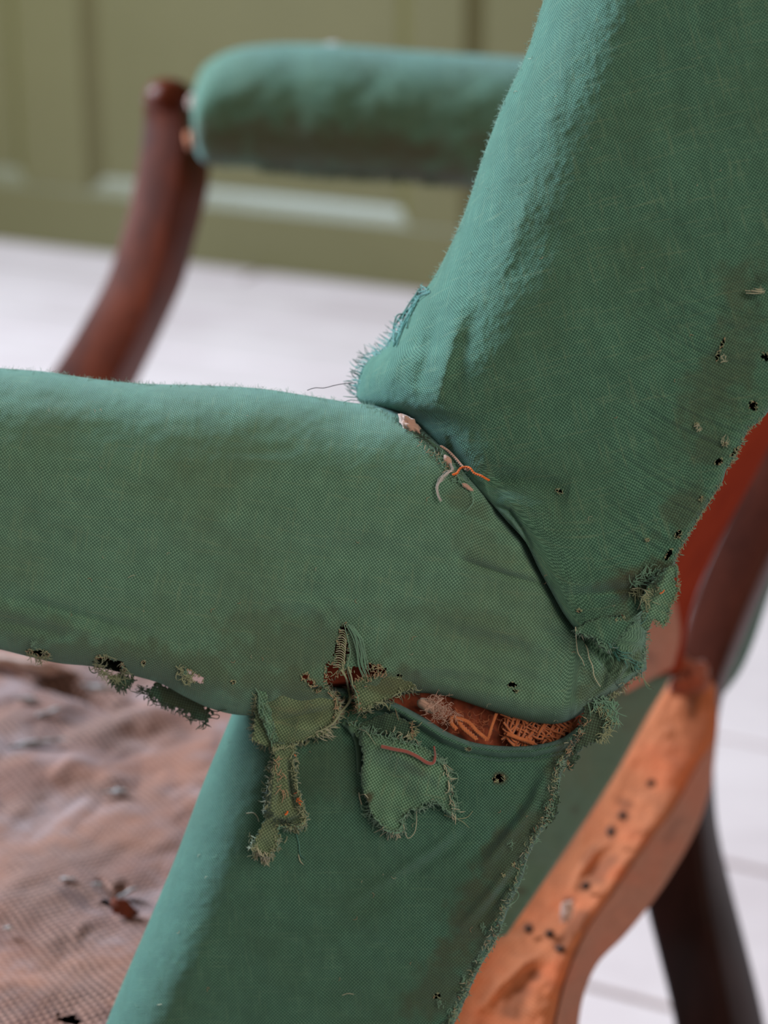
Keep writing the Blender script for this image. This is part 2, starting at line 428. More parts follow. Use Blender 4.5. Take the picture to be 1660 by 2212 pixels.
def body(name, top, bottom, left, right, nu, nv, depth, mat, parent, thick=0.03, cut=None, cut_back=None, stain_shade=None, label=None, front_only=False, raster=True):
    """cushion-like closed body between four border curves; depth(u,v,PX,PY) is its near face"""
    T, B = curve(top, nu), curve(bottom, nu); L, R = curve(left, nv), curve(right, nv)
    u = np.linspace(0, 1, nu)[None, :, None]; v = np.linspace(0, 1, nv)[:, None, None]
    P = (1 - v) * T[None] + v * B[None] + (1 - u) * L[:, None] + u * R[:, None] - ((1 - u) * (1 - v) * T[0] + u * (1 - v) * T[-1] + (1 - u) * v * B[0] + u * v * B[-1])
    PX, PY = P[..., 0], P[..., 1]
    U = np.broadcast_to(u[..., 0], PX.shape); V = np.broadcast_to(v[..., 0], PX.shape)
    Z = depth(U, V, PX, PY)
    e = np.minimum(np.minimum(U, 1 - U) / 0.06, np.minimum(V, 1 - V) / 0.10).clip(0, 1)
    ZB = Z + thick * np.sqrt(e * (2 - e)) 
    Q = place(PX, PY, Z)
    # metric uv: flat pixel metric plus the extra length of the rounded parts
    m0 = Z.mean() / F
    uu, vv = PX * m0, PY * m0
    for ax in (0, 1):
        ds = np.linalg.norm(np.diff(Q, axis=ax), axis=-1)
        dx, dy = np.diff(uu, axis=ax), np.diff(vv, axis=ax); dp = np.hypot(dx, dy) + 1e-9
        ex = np.clip(ds - dp, 0, None)
        cx = np.cumsum(ex * dx / dp, axis=ax); cy = np.cumsum(ex * dy / dp, axis=ax)
        pad = [(0, 0), (0, 0)]; pad[ax] = (1, 0)
        cx, cy = np.pad(cx, pad), np.pad(cy, pad)
        mid = cx.shape[ax] // 2
        if ax == 0: ux, vy = cx - cx[mid:mid + 1], cy - cy[mid:mid + 1]
        else: ux2, vy2 = cx - cx[:, mid:mid + 1], cy - cy[:, mid:mid + 1]
    UV = np.stack([uu + ux + ux2, vv + vy + vy2], -1)
    idx = np.arange(nu * nv).reshape(nv, nu)
    f = np.stack([idx[:-1, :-1], idx[1:, :-1], idx[1:, 1:], idx[:-1, 1:]], -1).reshape(-1, 4)
    cxm = (PX[:-1, :-1] + PX[1:, 1:]) / 2; cym = (PY[:-1, :-1] + PY[1:, 1:]) / 2
    keep = np.ones(len(f), bool)
    if cut is not None: keep &= ~cut(cxm, cym).ravel()
    ff = f[keep]
    verts = [Q.reshape(-1, 3)]; uvs = [UV.reshape(-1, 2)]
    faces = [ff]
    st = stain_shade_mask(PX, PY, stain_shade) if stain_shade else np.zeros_like(PX)
    sts = [st.ravel()]
    if not front_only:
        sk = 1
        kb = np.ones(len(f), bool)
        if cut_back is not None: kb &= ~cut_back(cxm, cym).ravel()
        verts.append(place(PX, PY, ZB).reshape(-1, 3)); uvs.append(UV.reshape(-1, 2)); sts.append(st.ravel())
        faces.append(f[kb][:, ::-1] + nu * nv)
    o = mesh_obj(name, np.concatenate(verts), np.concatenate(faces), mat, parent, np.concatenate(uvs), {'stain_shade': np.concatenate(sts)})
    if raster: 
        km = np.zeros(PX.shape, bool); km.ravel()[np.unique(ff)] = True
        dm_add(PX[km], PY[km], Z[km])
    if label: o['label'] = label
    return o

def ridge(PX, PY, pts, w, amp, taper=True):
    """amp < 0 raises towards the camera, amp > 0 sinks"""
    d, fr = seg_dist(PX, PY, pts)
    k = np.clip(np.sin(math.pi * np.clip(fr, 0.0, 1.0)), 0, 1) ** 0.6 if taper else 1.0
    return amp * np.exp(-(d / w) ** 2) * k

def rnd(x):   # quarter circle: 1 at x=0 (rim) to 0 at x>=1
    x = np.clip(x, 0, 1); return 1 - np.sqrt(np.clip(1 - (1 - x) ** 2, 0, 1))

SEAM = [(770, 868), (830, 888), (870, 905), (910, 945), (955, 985), (1005, 1035), (1050, 1075), (1095, 1125), (1135, 1170), (1165, 1230), (1190, 1275), (1218, 1325), (1250, 1368)]

# ---- near arm pad
ARM_TOP = [(-260, 778), (-120, 784), (0, 795), (100, 803), (200, 818), (300, 828), (430, 832), (560, 839), (680, 857), (770, 871), (860, 880), (960, 905), (1080, 960), (1200, 1060), (1300, 1160), (1402, 1325)]
ARM_BOT = [(-260, 1350), (-120, 1378), (0, 1403), (60, 1418), (130, 1433), (200, 1440), (290, 1460), (350, 1478), (400, 1505), (460, 1532), (520, 1545), (580, 1543), (700, 1545), (790, 1530), (860, 1503), (905, 1497), (960, 1503), (1040, 1528), (1100, 1548), (1160, 1562), (1215, 1562), (1268, 1535), (1330, 1492), (1398, 1446)]
ARM_HOLES = [(82, 1411, 24, 7, 8), (238, 1438, 33, 17, 22), (310, 1433, 4, 6, 0), (504, 1473, 5, 4, 0), (863, 1461, 7, 5, 10), (1107, 1479, 9, 6, 0), (1114, 1493, 7, 3, 10),
             (660, 1462, 7, 9, 20), (672, 1475, 9, 6, 40), (684, 1488, 12, 6, 0), (717, 1450, 15, 18, 0), (742, 1372, 9, 26, 8), (738, 1405, 14, 34, 8), (725, 1472, 22, 24, 0), (752, 1474, 40, 24, 0),
             (780, 1455, 30, 15, 8), (808, 1451, 24, 12, -5), (800, 1441, 8, 8, 0), (820, 1446, 6, 10, 0), (745, 1510, 28, 36, 0), (755, 1535, 24, 28, 0), (770, 1545, 20, 14, 0), (1253, 1319, 4, 4, 0)]
ARM_THRU = [(425, 1466, 15, 8, 10), (409, 1452, 7, 5, 20)]
def arm_depth(U, V, PX, PY):
    z = 0.630 - 0.016 * (PX - 900) / 1000 + 0.034 * (PY - 1150) / 1000
    top = np.interp(PX, [p[0] for p in ARM_TOP], [p[1] for p in ARM_TOP]); bot = np.interp(PX, [p[0] for p in ARM_BOT], [p[1] for p in ARM_BOT])
    h = bot - top
    z = z + 0.046 * rnd(V / 0.44) + 0.013 * rnd((1 - V) / 0.10)
    z += 0.012 * rnd((1 - U) / 0.05)
    s = side(PX, PY, SEAM)           # negative: on the far (upper right) side of the seam
    z += 0.010 * smooth(4, -26, s)
    z += 0.0034 * np.exp(-(np.clip(s, 0, None) / 9) ** 2) * smooth(1050, 1150, PY)
    z += ridge(PX, PY, [(985, 1205), (1040, 1225), (1100, 1244), (1178, 1264)], 7, 0.0016) + ridge(PX, PY, [(1010, 1196), (1100, 1226), (1180, 1246)], 16, -0.0010)
    z += ridge(PX, PY, [(-40, 1288), (60, 1300), (140, 1322), (230, 1348), (330, 1372)], 15, 0.0017) + ridge(PX, PY, [(-20, 1312), (100, 1334), (200, 1366), (290, 1392)], 16, -0.0011)
    z += ridge(PX, PY, [(-40, 1336), (20, 1346), (90, 1362), (140, 1372)], 12, 0.0012)
    z += ridge(PX, PY, [(700, 1340), (640, 1322), (560, 1330)], 18, 0.0010) + ridge(PX, PY, [(742, 1340), (700, 1300), (660, 1280)], 16, 0.0007)
    z += ridge(PX, PY, [(900, 1330), (1000, 1380), (1100, 1400), (1220, 1440)], 26, 0.0012) + ridge(PX, PY, [(1000, 1345), (1120, 1375), (1230, 1410)], 20, -0.0012)
    z += ridge(PX, PY, [(960, 1400), (1060, 1445), (1180, 1480), (1270, 1500)], 22, 0.0011) + ridge(PX, PY, [(1130, 1300), (1180, 1370), (1240, 1430)], 22, 0.0011)
    z += ridge(PX, PY, [(870, 1480), (960, 1462), (1060, 1478), (1150, 1500)], 15, 0.0013)
    z += ridge(PX, PY, [(1290, 1400), (1310, 1440), (1300, 1480), (1260, 1520)], 9, 0.0016) + ridge(PX, PY, [(1330, 1385), (1350, 1420), (1335, 1470)], 7, -0.0013)
    z += ridge(PX, PY, [(1380, 1400), (1362, 1440), (1325, 1490)], 6, 0.0013)
    z += 0.0007 * fbm(PX / 190 + 3, PY / 75 + 5, 3) + 0.00012 * noise(PX / 14, PY / 14) + 0.0004 * fbm(PX / 60, PY / 40 + 9, 2) * smooth(1330, 1500, PY)
    return z
ARM_STAIN = [(330, 1440, 420, 55, 8, 0.45), (640, 1400, 190, 90, 0, 0.35), (650, 1500, 90, 70, 0, 0.5), (1040, 1180, 80, 60, 40, 0.25), (850, 1480, 110, 40, 0, 0.5), (1010, 1090, 60, 30, 45, 0.4),
             (1310, 1470, 110, 50, -40, 0.45), (60, 1350, 120, 40, 10, 0.35), (1000, 1350, 250, 40, 10, 0.2), (560, 1340, 100, 30, 0, .3)]
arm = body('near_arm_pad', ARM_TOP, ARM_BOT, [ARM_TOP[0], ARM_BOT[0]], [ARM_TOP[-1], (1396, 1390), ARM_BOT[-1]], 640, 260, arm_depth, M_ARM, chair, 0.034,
           cut=lambda x, y: hole_mask(x, y, ARM_HOLES + ARM_THRU), cut_back=lambda x, y: hole_mask(x, y, ARM_THRU + [(755, 1530, 40, 40, 0)]), stain_shade=ARM_STAIN)

# ---- backrest side, upper part
B_LEFT = [(1232, -160), (1205, -80), (1175, 0), (1140, 110), (1085, 230), (1042, 345), (1002, 465), (965, 548), (932, 608), (900, 648), (868, 697), (838, 742), (802, 772), (780, 802), (771, 840), (774, 866)] + SEAM[1:]
B_RIGHT = [(1850, -60), (1830, 150), (1800, 350), (1768, 560), (1730, 740), (1690, 850), (1655, 896), (1640, 912), (1622, 925), (1600, 965), (1588, 990), (1570, 1015), (1562, 1040), (1540, 1075), (1515, 1113), (1496, 1143), (1482, 1168), (1466, 1195), (1460, 1215), (1452, 1240), (1425, 1270), (1398, 1310)]
B_TOP = [B_LEFT[0], (1500, -130), B_RIGHT[0]]
B_BOT = [B_LEFT[-1], (1290, 1384), (1315, 1395), (1350, 1350), B_RIGHT[-1]]
BACK_HOLES = [(1209, 1061, 8, 4, 20), (1655, 770, 10, 9, 60), (1628, 877, 9, 10, 0), (1554, 997, 10, 6, -30), (1590, 975, 16, 4, -42), (1466, 1155, 6, 10, 30), (1446, 1198, 5, 14, 30), (1411, 1268, 12, 9, 30), (1393, 1310, 12, 13, 10),
              (1552, 768, 4, 12, 20), (1562, 742, 3, 12, 20), (1567, 960, 6, 3, 0), (1252, 1319, 5, 4, 0), (1399, 1166, 4, 3, 0), (1340, 1335, 10, 4, -30), (1505, 917, 4, 3, 0), (1516, 1078, 4, 5, 30)]
def back_depth(U, V, PX, PY):
    z = 0.6255 - 0.030 * (PX - 1100) / 1000 + 0.010 * (PY - 900) / 1000
    lw = 0.30
    z = z + 0.052 * rnd(U / lw) * smooth(1060, 780, PY) + 0.004 * rnd((1 - U) / 0.05)
    s = side(PX, PY, SEAM)
    ins = np.clip(-s, 0, None)
    z += (0.018 * rnd(ins / 95) * smooth(1110, 980, PY) + 0.0014 * rnd(ins / 8)) * smooth(690, 800, PX)
    # folds of the lower front corner
    z += ridge(PX, PY, [(925, 640), (890, 715), (852, 790), (830, 850)], 17, -0.0018) + ridge(PX, PY, [(955, 650), (935, 720), (915, 800), (900, 840)], 18, 0.0018)
    z += ridge(PX, PY, [(1000, 660), (975, 740), (958, 820), (945, 870)], 17, -0.0018) + ridge(PX, PY, [(1040, 650), (1010, 740), (995, 830)], 18, 0.0010)
    z += ridge(PX, PY, [(880, 660), (840, 740), (795, 800)], 12, 0.0014)
    z += ridge(PX, PY, [(1150, 400), (1110, 520), (1060, 640)], 24, -0.0011) + ridge(PX, PY, [(1240, 60), (1200, 200), (1160, 330)], 24, -0.0010)
    z += ridge(PX, PY, [(1230, 1062), (1150, 1045), (1085, 1040), (1050, 1050)], 26, 0.0032) + ridge(PX, PY, [(1200, 1100), (1130, 1098), (1075, 1078)], 16, -0.0012)
    z += ridge(PX, PY, [(970, 940), (985, 985), (1010, 1010)], 10, 0.0018)
    z += ridge(PX, PY, [(1060, 1088), (1100, 1103), (1128, 1145), (1150, 1185)], 5, 0.0018) + ridge(PX, PY, [(1075, 1100), (1105, 1125), (1130, 1160)], 6, -0.0010)
    z += ridge(PX, PY, [(1230, 1285), (1290, 1285), (1360, 1276), (1400, 1262)], 15, 0.0024) + ridge(PX, PY, [(1190, 1262), (1260, 1258), (1330, 1242), (1400, 1215)], 20, -0.0016)
    z += ridge(PX, PY, [(1240, 1342), (1300, 1330), (1370, 1298)], 14, -0.0014)
    # gathers pulled towards the tacked rear edge
    w = smooth(1260, 1440, PX + (PY - 900) * 0.12) * smooth(560, 700, PY) * smooth(1300, 1180, PY)
    ph = (PY - 0.62 * (PX - 1400) + 0.0009 * (PX - 1400) ** 2)
    z += w * 0.00036 * (noise(ph / 11.0, PX / 260) + 0.5 * noise(ph / 5.2 + 40, PX / 180))
    z += 0.0008 * fbm(PX / 200 + 9, PY / 170 + 2, 3) + 0.00012 * noise(PX / 13, PY / 13) + 0.00016 * fbm(PX / 11, PY / 11, 2) * smooth(.5, .1, U)
    z += ridge(PX, PY, [(1640, 600), (1600, 640), (1640, 660)], 14, 0.0015)
    return z
BACK_STAIN = [(1400, 1250, 130, 42, -12, 0.75), (1560, 800, 70, 160, 25, 0.35), (1600, 620, 60, 60, 0, 0.4), (1480, 1100, 60, 90, 25, 0.45), (1330, 1340, 60, 40, -40, 0.4), (1530, 960, 60, 60, 0, .35), (960, 1010, 90, 22, 45, 0.5)]
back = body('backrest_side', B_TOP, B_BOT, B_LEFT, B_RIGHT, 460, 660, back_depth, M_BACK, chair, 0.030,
            cut=lambda x, y: hole_mask(x, y, BACK_HOLES), cut_back=None, stain_shade=BACK_STAIN)

# ---- backrest side, part below the arm
C_TOP = [(540, 1440), (640, 1470), (760, 1490), (840, 1512), (880, 1530), (920, 1552), (965, 1580), (1015, 1601), (1080, 1611), (1150, 1610), (1212, 1595), (1262, 1560)]
C_LEFT = [(540, 1440), (500, 1545), (440, 1690), (380, 1850), (322, 1990), (262, 2130), (222, 2230), (170, 2370)]
C_RIGHT = [(1262, 1560), (1240, 1612), (1218, 1655), (1208, 1700), (1196, 1750), (1168, 1800), (1142, 1850), (1128, 1900), (1104, 1950), (1085, 2000), (1062, 2050), (1040, 2085), (1010, 2150), (985, 2205), (955, 2260), (900, 2370)]
C_BOT = [(170, 2370), (550, 2380), (900, 2370)]
C_HOLES = [(1080, 1681, 11, 8, 0), (1070, 1684, 6, 5, 0), (1012, 1618, 6, 3, 10), (1111, 1868, 3, 4, 0), (1185, 1768, 7, 14, 35), (1088, 1890, 3, 4, 0), (945, 2152, 8, 6, -30), (1190, 1740, 5, 16, 25)]
def low_depth(U, V, PX, PY):
    z = 0.650 - 0.030 * (PX - 900) / 1000 + 0.026 * (PY - 1700) / 1000
    z = z + 0.038 * rnd(U / 0.20) + 0.007 * rnd((1 - U) / 0.05)
    dt, _ = seg_dist(PX, PY, C_TOP)
    z += 0.010 * rnd(dt / 13) + 0.0021 * np.exp(-((dt - 27) / 6) ** 2) - 0.0018 * np.exp(-((dt - 13) / 8) ** 2)
    z += 0.006 * np.exp(-(dt / 120) ** 2) * smooth(900, 760, PX)
    z += ridge(PX, PY, [(1010, 1770), (940, 1830), (850, 1890), (740, 1960)], 12, -0.0011) + ridge(PX, PY, [(1015, 1790), (950, 1850), (860, 1912)], 13, 0.0010)
    z += ridge(PX, PY, [(1190, 1650), (1150, 1740), (1095, 1810), (1040, 1880)], 12, -0.0018) + ridge(PX, PY, [(1165, 1660), (1120, 1750), (1060, 1820), (980, 1880)], 14, 0.0015)
    z += ridge(PX, PY, [(1110, 1860), (1060, 1930), (990, 2010)], 11, -0.0014) + ridge(PX, PY, [(1130, 1850), (1090, 1920), (1030, 2000)], 10, 0.0014)
    z += ridge(PX, PY, [(1090, 1990), (1050, 2050), (985, 2140)], 8, 0.0018) + ridge(PX, PY, [(1105, 1900), (1085, 1960), (1040, 2060), (960, 2190)], 9, -0.0012)
    z += ridge(PX, PY, [(870, 1545), (930, 1580), (1000, 1625)], 9, -0.0015)
    z += 0.0009 * fbm(PX / 210 + 29, PY / 190 + 2, 3) + 0.00012 * noise(PX / 13, PY / 13)
    return z
LOW_STAIN = [(1100, 1850, 190, 60, -55, 0.55), (1020, 2000, 180, 60, -55, 0.6), (700, 1660, 120, 90, 0, 0.25), (950, 2140, 120, 60, -50, 0.5), (1215, 1640, 30, 70, 20, 0.6), (1080, 1682, 22, 18, 0, 0.7)]
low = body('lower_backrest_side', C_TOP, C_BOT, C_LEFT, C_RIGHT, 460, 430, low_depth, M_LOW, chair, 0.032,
           cut=lambda x, y: hole_mask(x, y, C_HOLES), stain_shade=LOW_STAIN)
for o in (arm, back, low): o.data.shade_smooth() if hasattr(o.data, 'shade_smooth') else None

# ---- raw wooden rail inside the arm, seen through the holes
def beam(name, rows, mat, parent, n=40, bevel=0.003, cap=True):
    """rows of (left xy, middle xy, right xy, depth left, depth middle, depth right): a curved bar of four faces"""
    R = np.array([[*r[0], *r[1], *r[2], r[3], r[4], r[5]] for r in rows], float)
    key = np.concatenate([R[:, 2:4], R], 1)
    C = curve(key, n)[:, 2:]
    L = place(C[:, 0], C[:, 1], C[:, 6]); M = place(C[:, 2], C[:, 3], C[:, 7]); Rr = place(C[:, 4], C[:, 5], C[:, 8])
    Bk = L + Rr - M
    V = np.stack([L, M, Rr, Bk], 1).reshape(-1, 3)
    f = []
    for i in range(n - 1):
        for k in range(4):
            a, b = i * 4 + k, i * 4 + (k + 1) % 4
            f.append((a, b, b + 4, a + 4))
    if cap: f += [(3, 2, 1, 0), tuple(range((n - 1) * 4, n * 4))]
    o = mesh_obj(name, V, f, mat, parent)
    if bevel:
        b = o.modifiers.new('bevel', 'BEVEL'); b.width = bevel; b.segments = 3; b.limit_method = 'ANGLE'; b.angle_limit = math.radians(50); b.harden_normals = False
    return o
beam('arm_rail', [((-250, 1330), (-250, 1355), (-250, 1366), .684, .680, .70), ((60, 1365), (60, 1392), (60, 1402), .678, .675, .695), ((300, 1385), (300, 1432), (300, 1441), .672, .668, .69), ((420, 1350), (420, 1432), (420, 1440), .670, .664, .684),
                 ((600, 1335), (600, 1474), (600, 1490), .664, .659, .68), ((740, 1330), (740, 1476), (740, 1496), .662, .656, .676), ((850, 1335), (850, 1468), (850, 1480), .660, .656, .675)], M_WOODIN, chair, 60, 0.001)

# ---- stuffing seen through the open slit under the arm
def blob(name, polytop, polybot, depth0, bulge, mat, parent, nu=60, nv=24, amp=0.001, label=None, thick=0.006):
    return body(name, polytop, polybot, [polytop[0], polybot[0]], [polytop[-1], polybot[-1]], nu, nv,
                lambda U, V, PX, PY: depth0 + bulge * rnd(np.minimum(V, 1 - V) / 0.5) + bulge * rnd(np.minimum(U, 1 - U) / 0.3) + amp * fbm(PX / 12, PY / 12, 3), mat, parent, thick, label=label, raster=False)
blob('slit_felt', [(780, 1470), (880, 1475), (960, 1480), (1100, 1500), (1200, 1520), (1285, 1500)], [(780, 1560), (880, 1570), (980, 1610), (1080, 1640), (1200, 1630), (1285, 1570)], 0.6565, 0.004, M_FELT, chair, 120, 40, 0.0012, thick=0.01)

# ---- torn flaps and tatters
def flap(name, poly, dz, mat, parent, bend=None, step=2.2, thick=0.0005, rough=3.0, base=None, stain_shade=None, label=None, fold=0.0007):
    P = np.array(poly, float); x0, y0 = P.min(0) - 6; x1, y1 = P.max(0) + 6
    xs = np.arange(x0, x1, step); ys = np.arange(y0, y1, step)
    PX, PY = np.meshgrid(xs, ys)
    jx = PX + rough * noise(PY / 4.0 + x0, PX / 9.0); jy = PY + rough * noise(PX / 4.0 + y0, PY / 9.0)
    inside = in_poly(jx, jy, poly)
    de, _ = seg_dist(PX, PY, list(poly) + [poly[0]])
    zb = Aplane(PX, PY) + base
    Z = zb + dz + fold * fbm(PX / 38 + x0, PY / 38 + y0, 2) + 0.0006 * np.exp(-de / 5) * noise(PX / 7, PY / 7)
    if bend: Z = Z + bend(PX, PY)
    idx = np.arange(PX.size).reshape(PX.shape)
    f = np.stack([idx[:-1, :-1], idx[1:, :-1], idx[1:, 1:], idx[:-1, 1:]], -1).reshape(-1, 4)
    fin = inside[:-1, :-1].ravel()
    f = f[fin]; used = np.unique(f); mp = np.full(PX.size, -1); mp[used] = np.arange(len(used))
    px, py, z = PX.ravel()[used], PY.ravel()[used], Z.ravel()[used]
    m0 = 0.635 / F
    st = stain_shade_mask(px, py, stain_shade) if stain_shade else np.zeros(len(used))
    st = np.maximum(st, 0.3 * np.exp(-de.ravel()[used] / 5))
    o = mesh_obj(name, place(px, py, z), mp[f], mat, parent, np.stack([px * m0, py * m0], -1), {'stain_shade': st})
    s = o.modifiers.new('solidify', 'SOLIDIFY'); s.thickness = thick; s.offset = 0
    dm_add(px, py, z)
    if label: o['label'] = label
    return o

DF = dm_fill()
# remember the flat depth of the arm under the flaps
F1 = [(556, 1478), (580, 1476), (630, 1488), (672, 1487), (705, 1481), (722, 1500), (736, 1522), (728, 1545), (722, 1560), (706, 1580), (692, 1590), (665, 1594), (645, 1604), (600, 1616), (572, 1612), (545, 1598), (548, 1560), (552, 1520)]
F2 = [(763, 1472), (778, 1460), (800, 1461), (838, 1458), (880, 1462), (900, 1480), (868, 1496), (842, 1508), (812, 1522), (790, 1534), (770, 1540), (766, 1500)]
F3 = [(748, 1556), (775, 1570), (805, 1584), (850, 1592), (880, 1602), (915, 1614), (938, 1628), (950, 1640), (962, 1655), (972, 1668), (968, 1690), (970, 1712), (982, 1735), (976, 1762), (958, 1745), (940, 1732), (918, 1735), (902, 1750), (885, 1745), (872, 1768), (872, 1795), (848, 1800), (820, 1782), (802, 1762), (795, 1735), (782, 1705), (778, 1670), (784, 1640), (778, 1605), (760, 1575)]
F4 = [(770, 1566), (800, 1552), (832, 1540), (856, 1538), (868, 1552), (888, 1558), (894, 1575), (890, 1592), (878, 1592), (858, 1584), (830, 1586), (800, 1580)]
F5 = [(582, 1606), (640, 1606), (632, 1628), (636, 1650), (640, 1690), (648, 1720), (657, 1748), (662, 1768), (656, 1786), (630, 1790), (598, 1782), (604, 1810), (592, 1838), (574, 1850), (560, 1842), (545, 1836), (548, 1815), (560, 1792), (572, 1770), (572, 1735), (580, 1700), (588, 1660), (592, 1630)]
F6 = [(1384, 1300), (1400, 1262), (1424, 1238), (1446, 1224), (1464, 1218), (1466, 1228), (1458, 1252), (1463, 1275), (1456, 1290), (1448, 1310), (1443, 1338), (1432, 1350), (1418, 1338), (1408, 1340), (1398, 1362), (1385, 1350)]
F7 = [(1238, 1362), (1262, 1345), (1300, 1330), (1345, 1330), (1368, 1345), (1345, 1372), (1325, 1392), (1312, 1408), (1298, 1392), (1288, 1378), (1262, 1374)]
F8 = [(1262, 1520), (1290, 1508), (1318, 1512), (1326, 1530), (1322, 1560), (1305, 1578), (1290, 1598), (1262, 1612), (1250, 1625), (1240, 1660), (1225, 1668), (1232, 1630), (1250, 1590), (1258, 1550)]
F9 = [(320, 1484), (345, 1476), (372, 1484), (400, 1496), (425, 1506), (446, 1528), (458, 1552), (440, 1560), (415, 1548), (392, 1532), (362, 1524), (335, 1512), (312, 1496)]
F10 = [(236, 1462), (262, 1452), (292, 1462), (282, 1478), (266, 1487), (246, 1476)]
F11 = [(556, 1476), (572, 1474), (580, 1520), (592, 1570), (600, 1600), (585, 1604), (566, 1560), (553, 1520)]
F12 = [(1188, 1700), (1204, 1690), (1208, 1730), (1200, 1768), (1190, 1775), (1176, 1790), (1172, 1770), (1184, 1745)]

Aplane = lambda x, y: 0.626 - 0.016 * (x - 900) / 1000 + 0.034 * (y - 1150) / 1000
flaps = []
flaps.append(flap('torn_flap', F1, 0, M_OLIVE, arm, base=0.0060, bend=lambda x, y: 0.0012 * smooth(1540, 1478, y) * 0 + ridge(x, y, [(590, 1560), (650, 1548), (720, 1530)], 10, 0.0022) + ridge(x, y, [(590, 1585), (660, 1575), (720, 1555)], 12, -0.0012), stain_shade=[(640, 1540, 90, 30, 0, 0.22)], label='olive soiled flap of torn cloth'))
flaps.append(flap('torn_flap', F2, 0, M_OLIVE, arm, base=0.0045, bend=lambda x, y: 0.0025 * smooth(850, 900, x), stain_shade=[(850, 1480, 60, 20, 0, 0.5)], label='small triangular tongue of torn cloth'))
flaps.append(flap('torn_flap', F3, 0, M_TAT, arm, base=-0.0005, bend=lambda x, y: 0.006 * smooth(1620, 1560, y) + ridge(x, y, [(800, 1600), (880, 1640), (960, 1690)], 16, -0.0024) + ridge(x, y, [(790, 1640), (850, 1690), (900, 1740)], 30, 0.002) + 0.004 * rnd((x - 778) / 22), stain_shade=[(905, 1660, 50, 25, 20, 0.3), (795, 1725, 14, 14, 0, 0.9)], label='large patch of green cloth hanging loose'))
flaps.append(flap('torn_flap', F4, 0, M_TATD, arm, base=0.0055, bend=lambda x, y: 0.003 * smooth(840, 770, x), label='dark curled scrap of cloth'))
flaps.append(flap('torn_strip', F5, 0, M_OLIVE, arm, base=-0.0005, bend=lambda x, y: 0.005 * smooth(1640, 1600, y) + ridge(x, y, [(598, 1620), (592, 1700), (585, 1770)], 7, -0.0022) + ridge(x, y, [(622, 1640), (628, 1700), (636, 1750)], 5, 0.0026) + ridge(x, y, [(640, 1660), (646, 1720), (655, 1760)], 6, -0.0018) + ridge(x, y, [(590, 1768), (615, 1778), (650, 1764)], 6, 0.003), stain_shade=[(610, 1690, 60, 110, 0, 0.15)], rough=4, label='ragged narrow strip of cloth hanging down'))
flaps.append(flap('torn_flap', F6, 0, M_TAT, back, base=-0.0065, bend=lambda x, y: ridge(x, y, [(1400, 1340), (1425, 1270), (1450, 1225)], 8, -0.0012), stain_shade=[(1415, 1275, 16, 20, 0, 0.6)], label='frayed tab of cloth at the rear edge'))
flaps.append(flap('torn_flap', F7, 0, M_BACK, back, base=-0.0045, bend=lambda x, y: 0.0012 * smooth(1385, 1345, y), rough=4, label='turned back corner of the side cloth'))
flaps.append(flap('torn_flap', F8, 0, M_TATD, low, base=0.008, rough=6, stain_shade=[(1290, 1560, 60, 60, 0, 0.4)], label='dark frayed flap at the rear corner'))
flaps.append(flap('torn_flap', F9, 0, M_TATD, arm, base=0.025, rough=7, stain_shade=[(400, 1520, 70, 40, 20, 0.5)], label='dark scrap hanging under the arm'))
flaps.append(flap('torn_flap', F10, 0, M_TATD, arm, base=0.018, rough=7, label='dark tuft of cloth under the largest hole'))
flaps.append(flap('torn_hem', F11, 0, M_TAT, arm, base=0.004, rough=2))
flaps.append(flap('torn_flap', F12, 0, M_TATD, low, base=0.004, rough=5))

# curled rim of the big patch
DF = dm_fill()

# ------------------------------------------------------------------ threads
class Tubes:
    def __init__(s, sides=4): s.v = []; s.f = []; s.k = 0; s.sides = sides
    def add(s, P, r):
        P = np.asarray(P, float); n = len(P); r = np.broadcast_to(np.asarray(r, float), (n,))
        T = np.gradient(P, axis=0); T /= np.linalg.norm(T, axis=1)[:, None] + 1e-12
        ref = np.array([0.3, -0.8, 0.52]); A = np.cross(T, ref); A /= np.linalg.norm(A, axis=1)[:, None] + 1e-12; Bn = np.cross(T, A)
        k = s.sides
        for j in range(k):
            a = 2 * math.pi * j / k
            s.v.append(P + (A * math.cos(a) + Bn * math.sin(a)) * r[:, None])
        base = s.k
        i = np.arange(n - 1)
        for j in range(k):
            a = base + j * n + i; b = base + ((j + 1) % k) * n + i
            s.f.append(np.stack([a, b, b + 1, a + 1], -1))
        s.k += n * k
    def build(s, name, mat, parent=None, stuff=True, label=None):
        o = mesh_obj(name, np.concatenate(s.v), np.concatenate(s.f), mat, parent)
        if stuff: o['kind'] = 'stuff'
        if label: o['label'] = label
        return o

def strand(T, pts, r, lift=0.0012, n=14, taper=0.5, z=None):
    """a thread through pixel points (x, y[, extra lift])"""
    P = np.array([(p[0], p[1], p[2] if len(p) > 2 else 0.0) for p in pts], float)
    C = curve(P, n)
    D = depth_at(C[:, 0], C[:, 1]) if z is None else np.full(n, z)
    D = np.convolve(np.pad(D, 2, mode='edge'), np.ones(5) / 5, 'valid')
    rr = r * np.interp(np.linspace(0, 1, n), [0, 0.7, 1], [1, 1, taper])
    T.add(place(C[:, 0], C[:, 1], D - lift - C[:, 2]), rr)

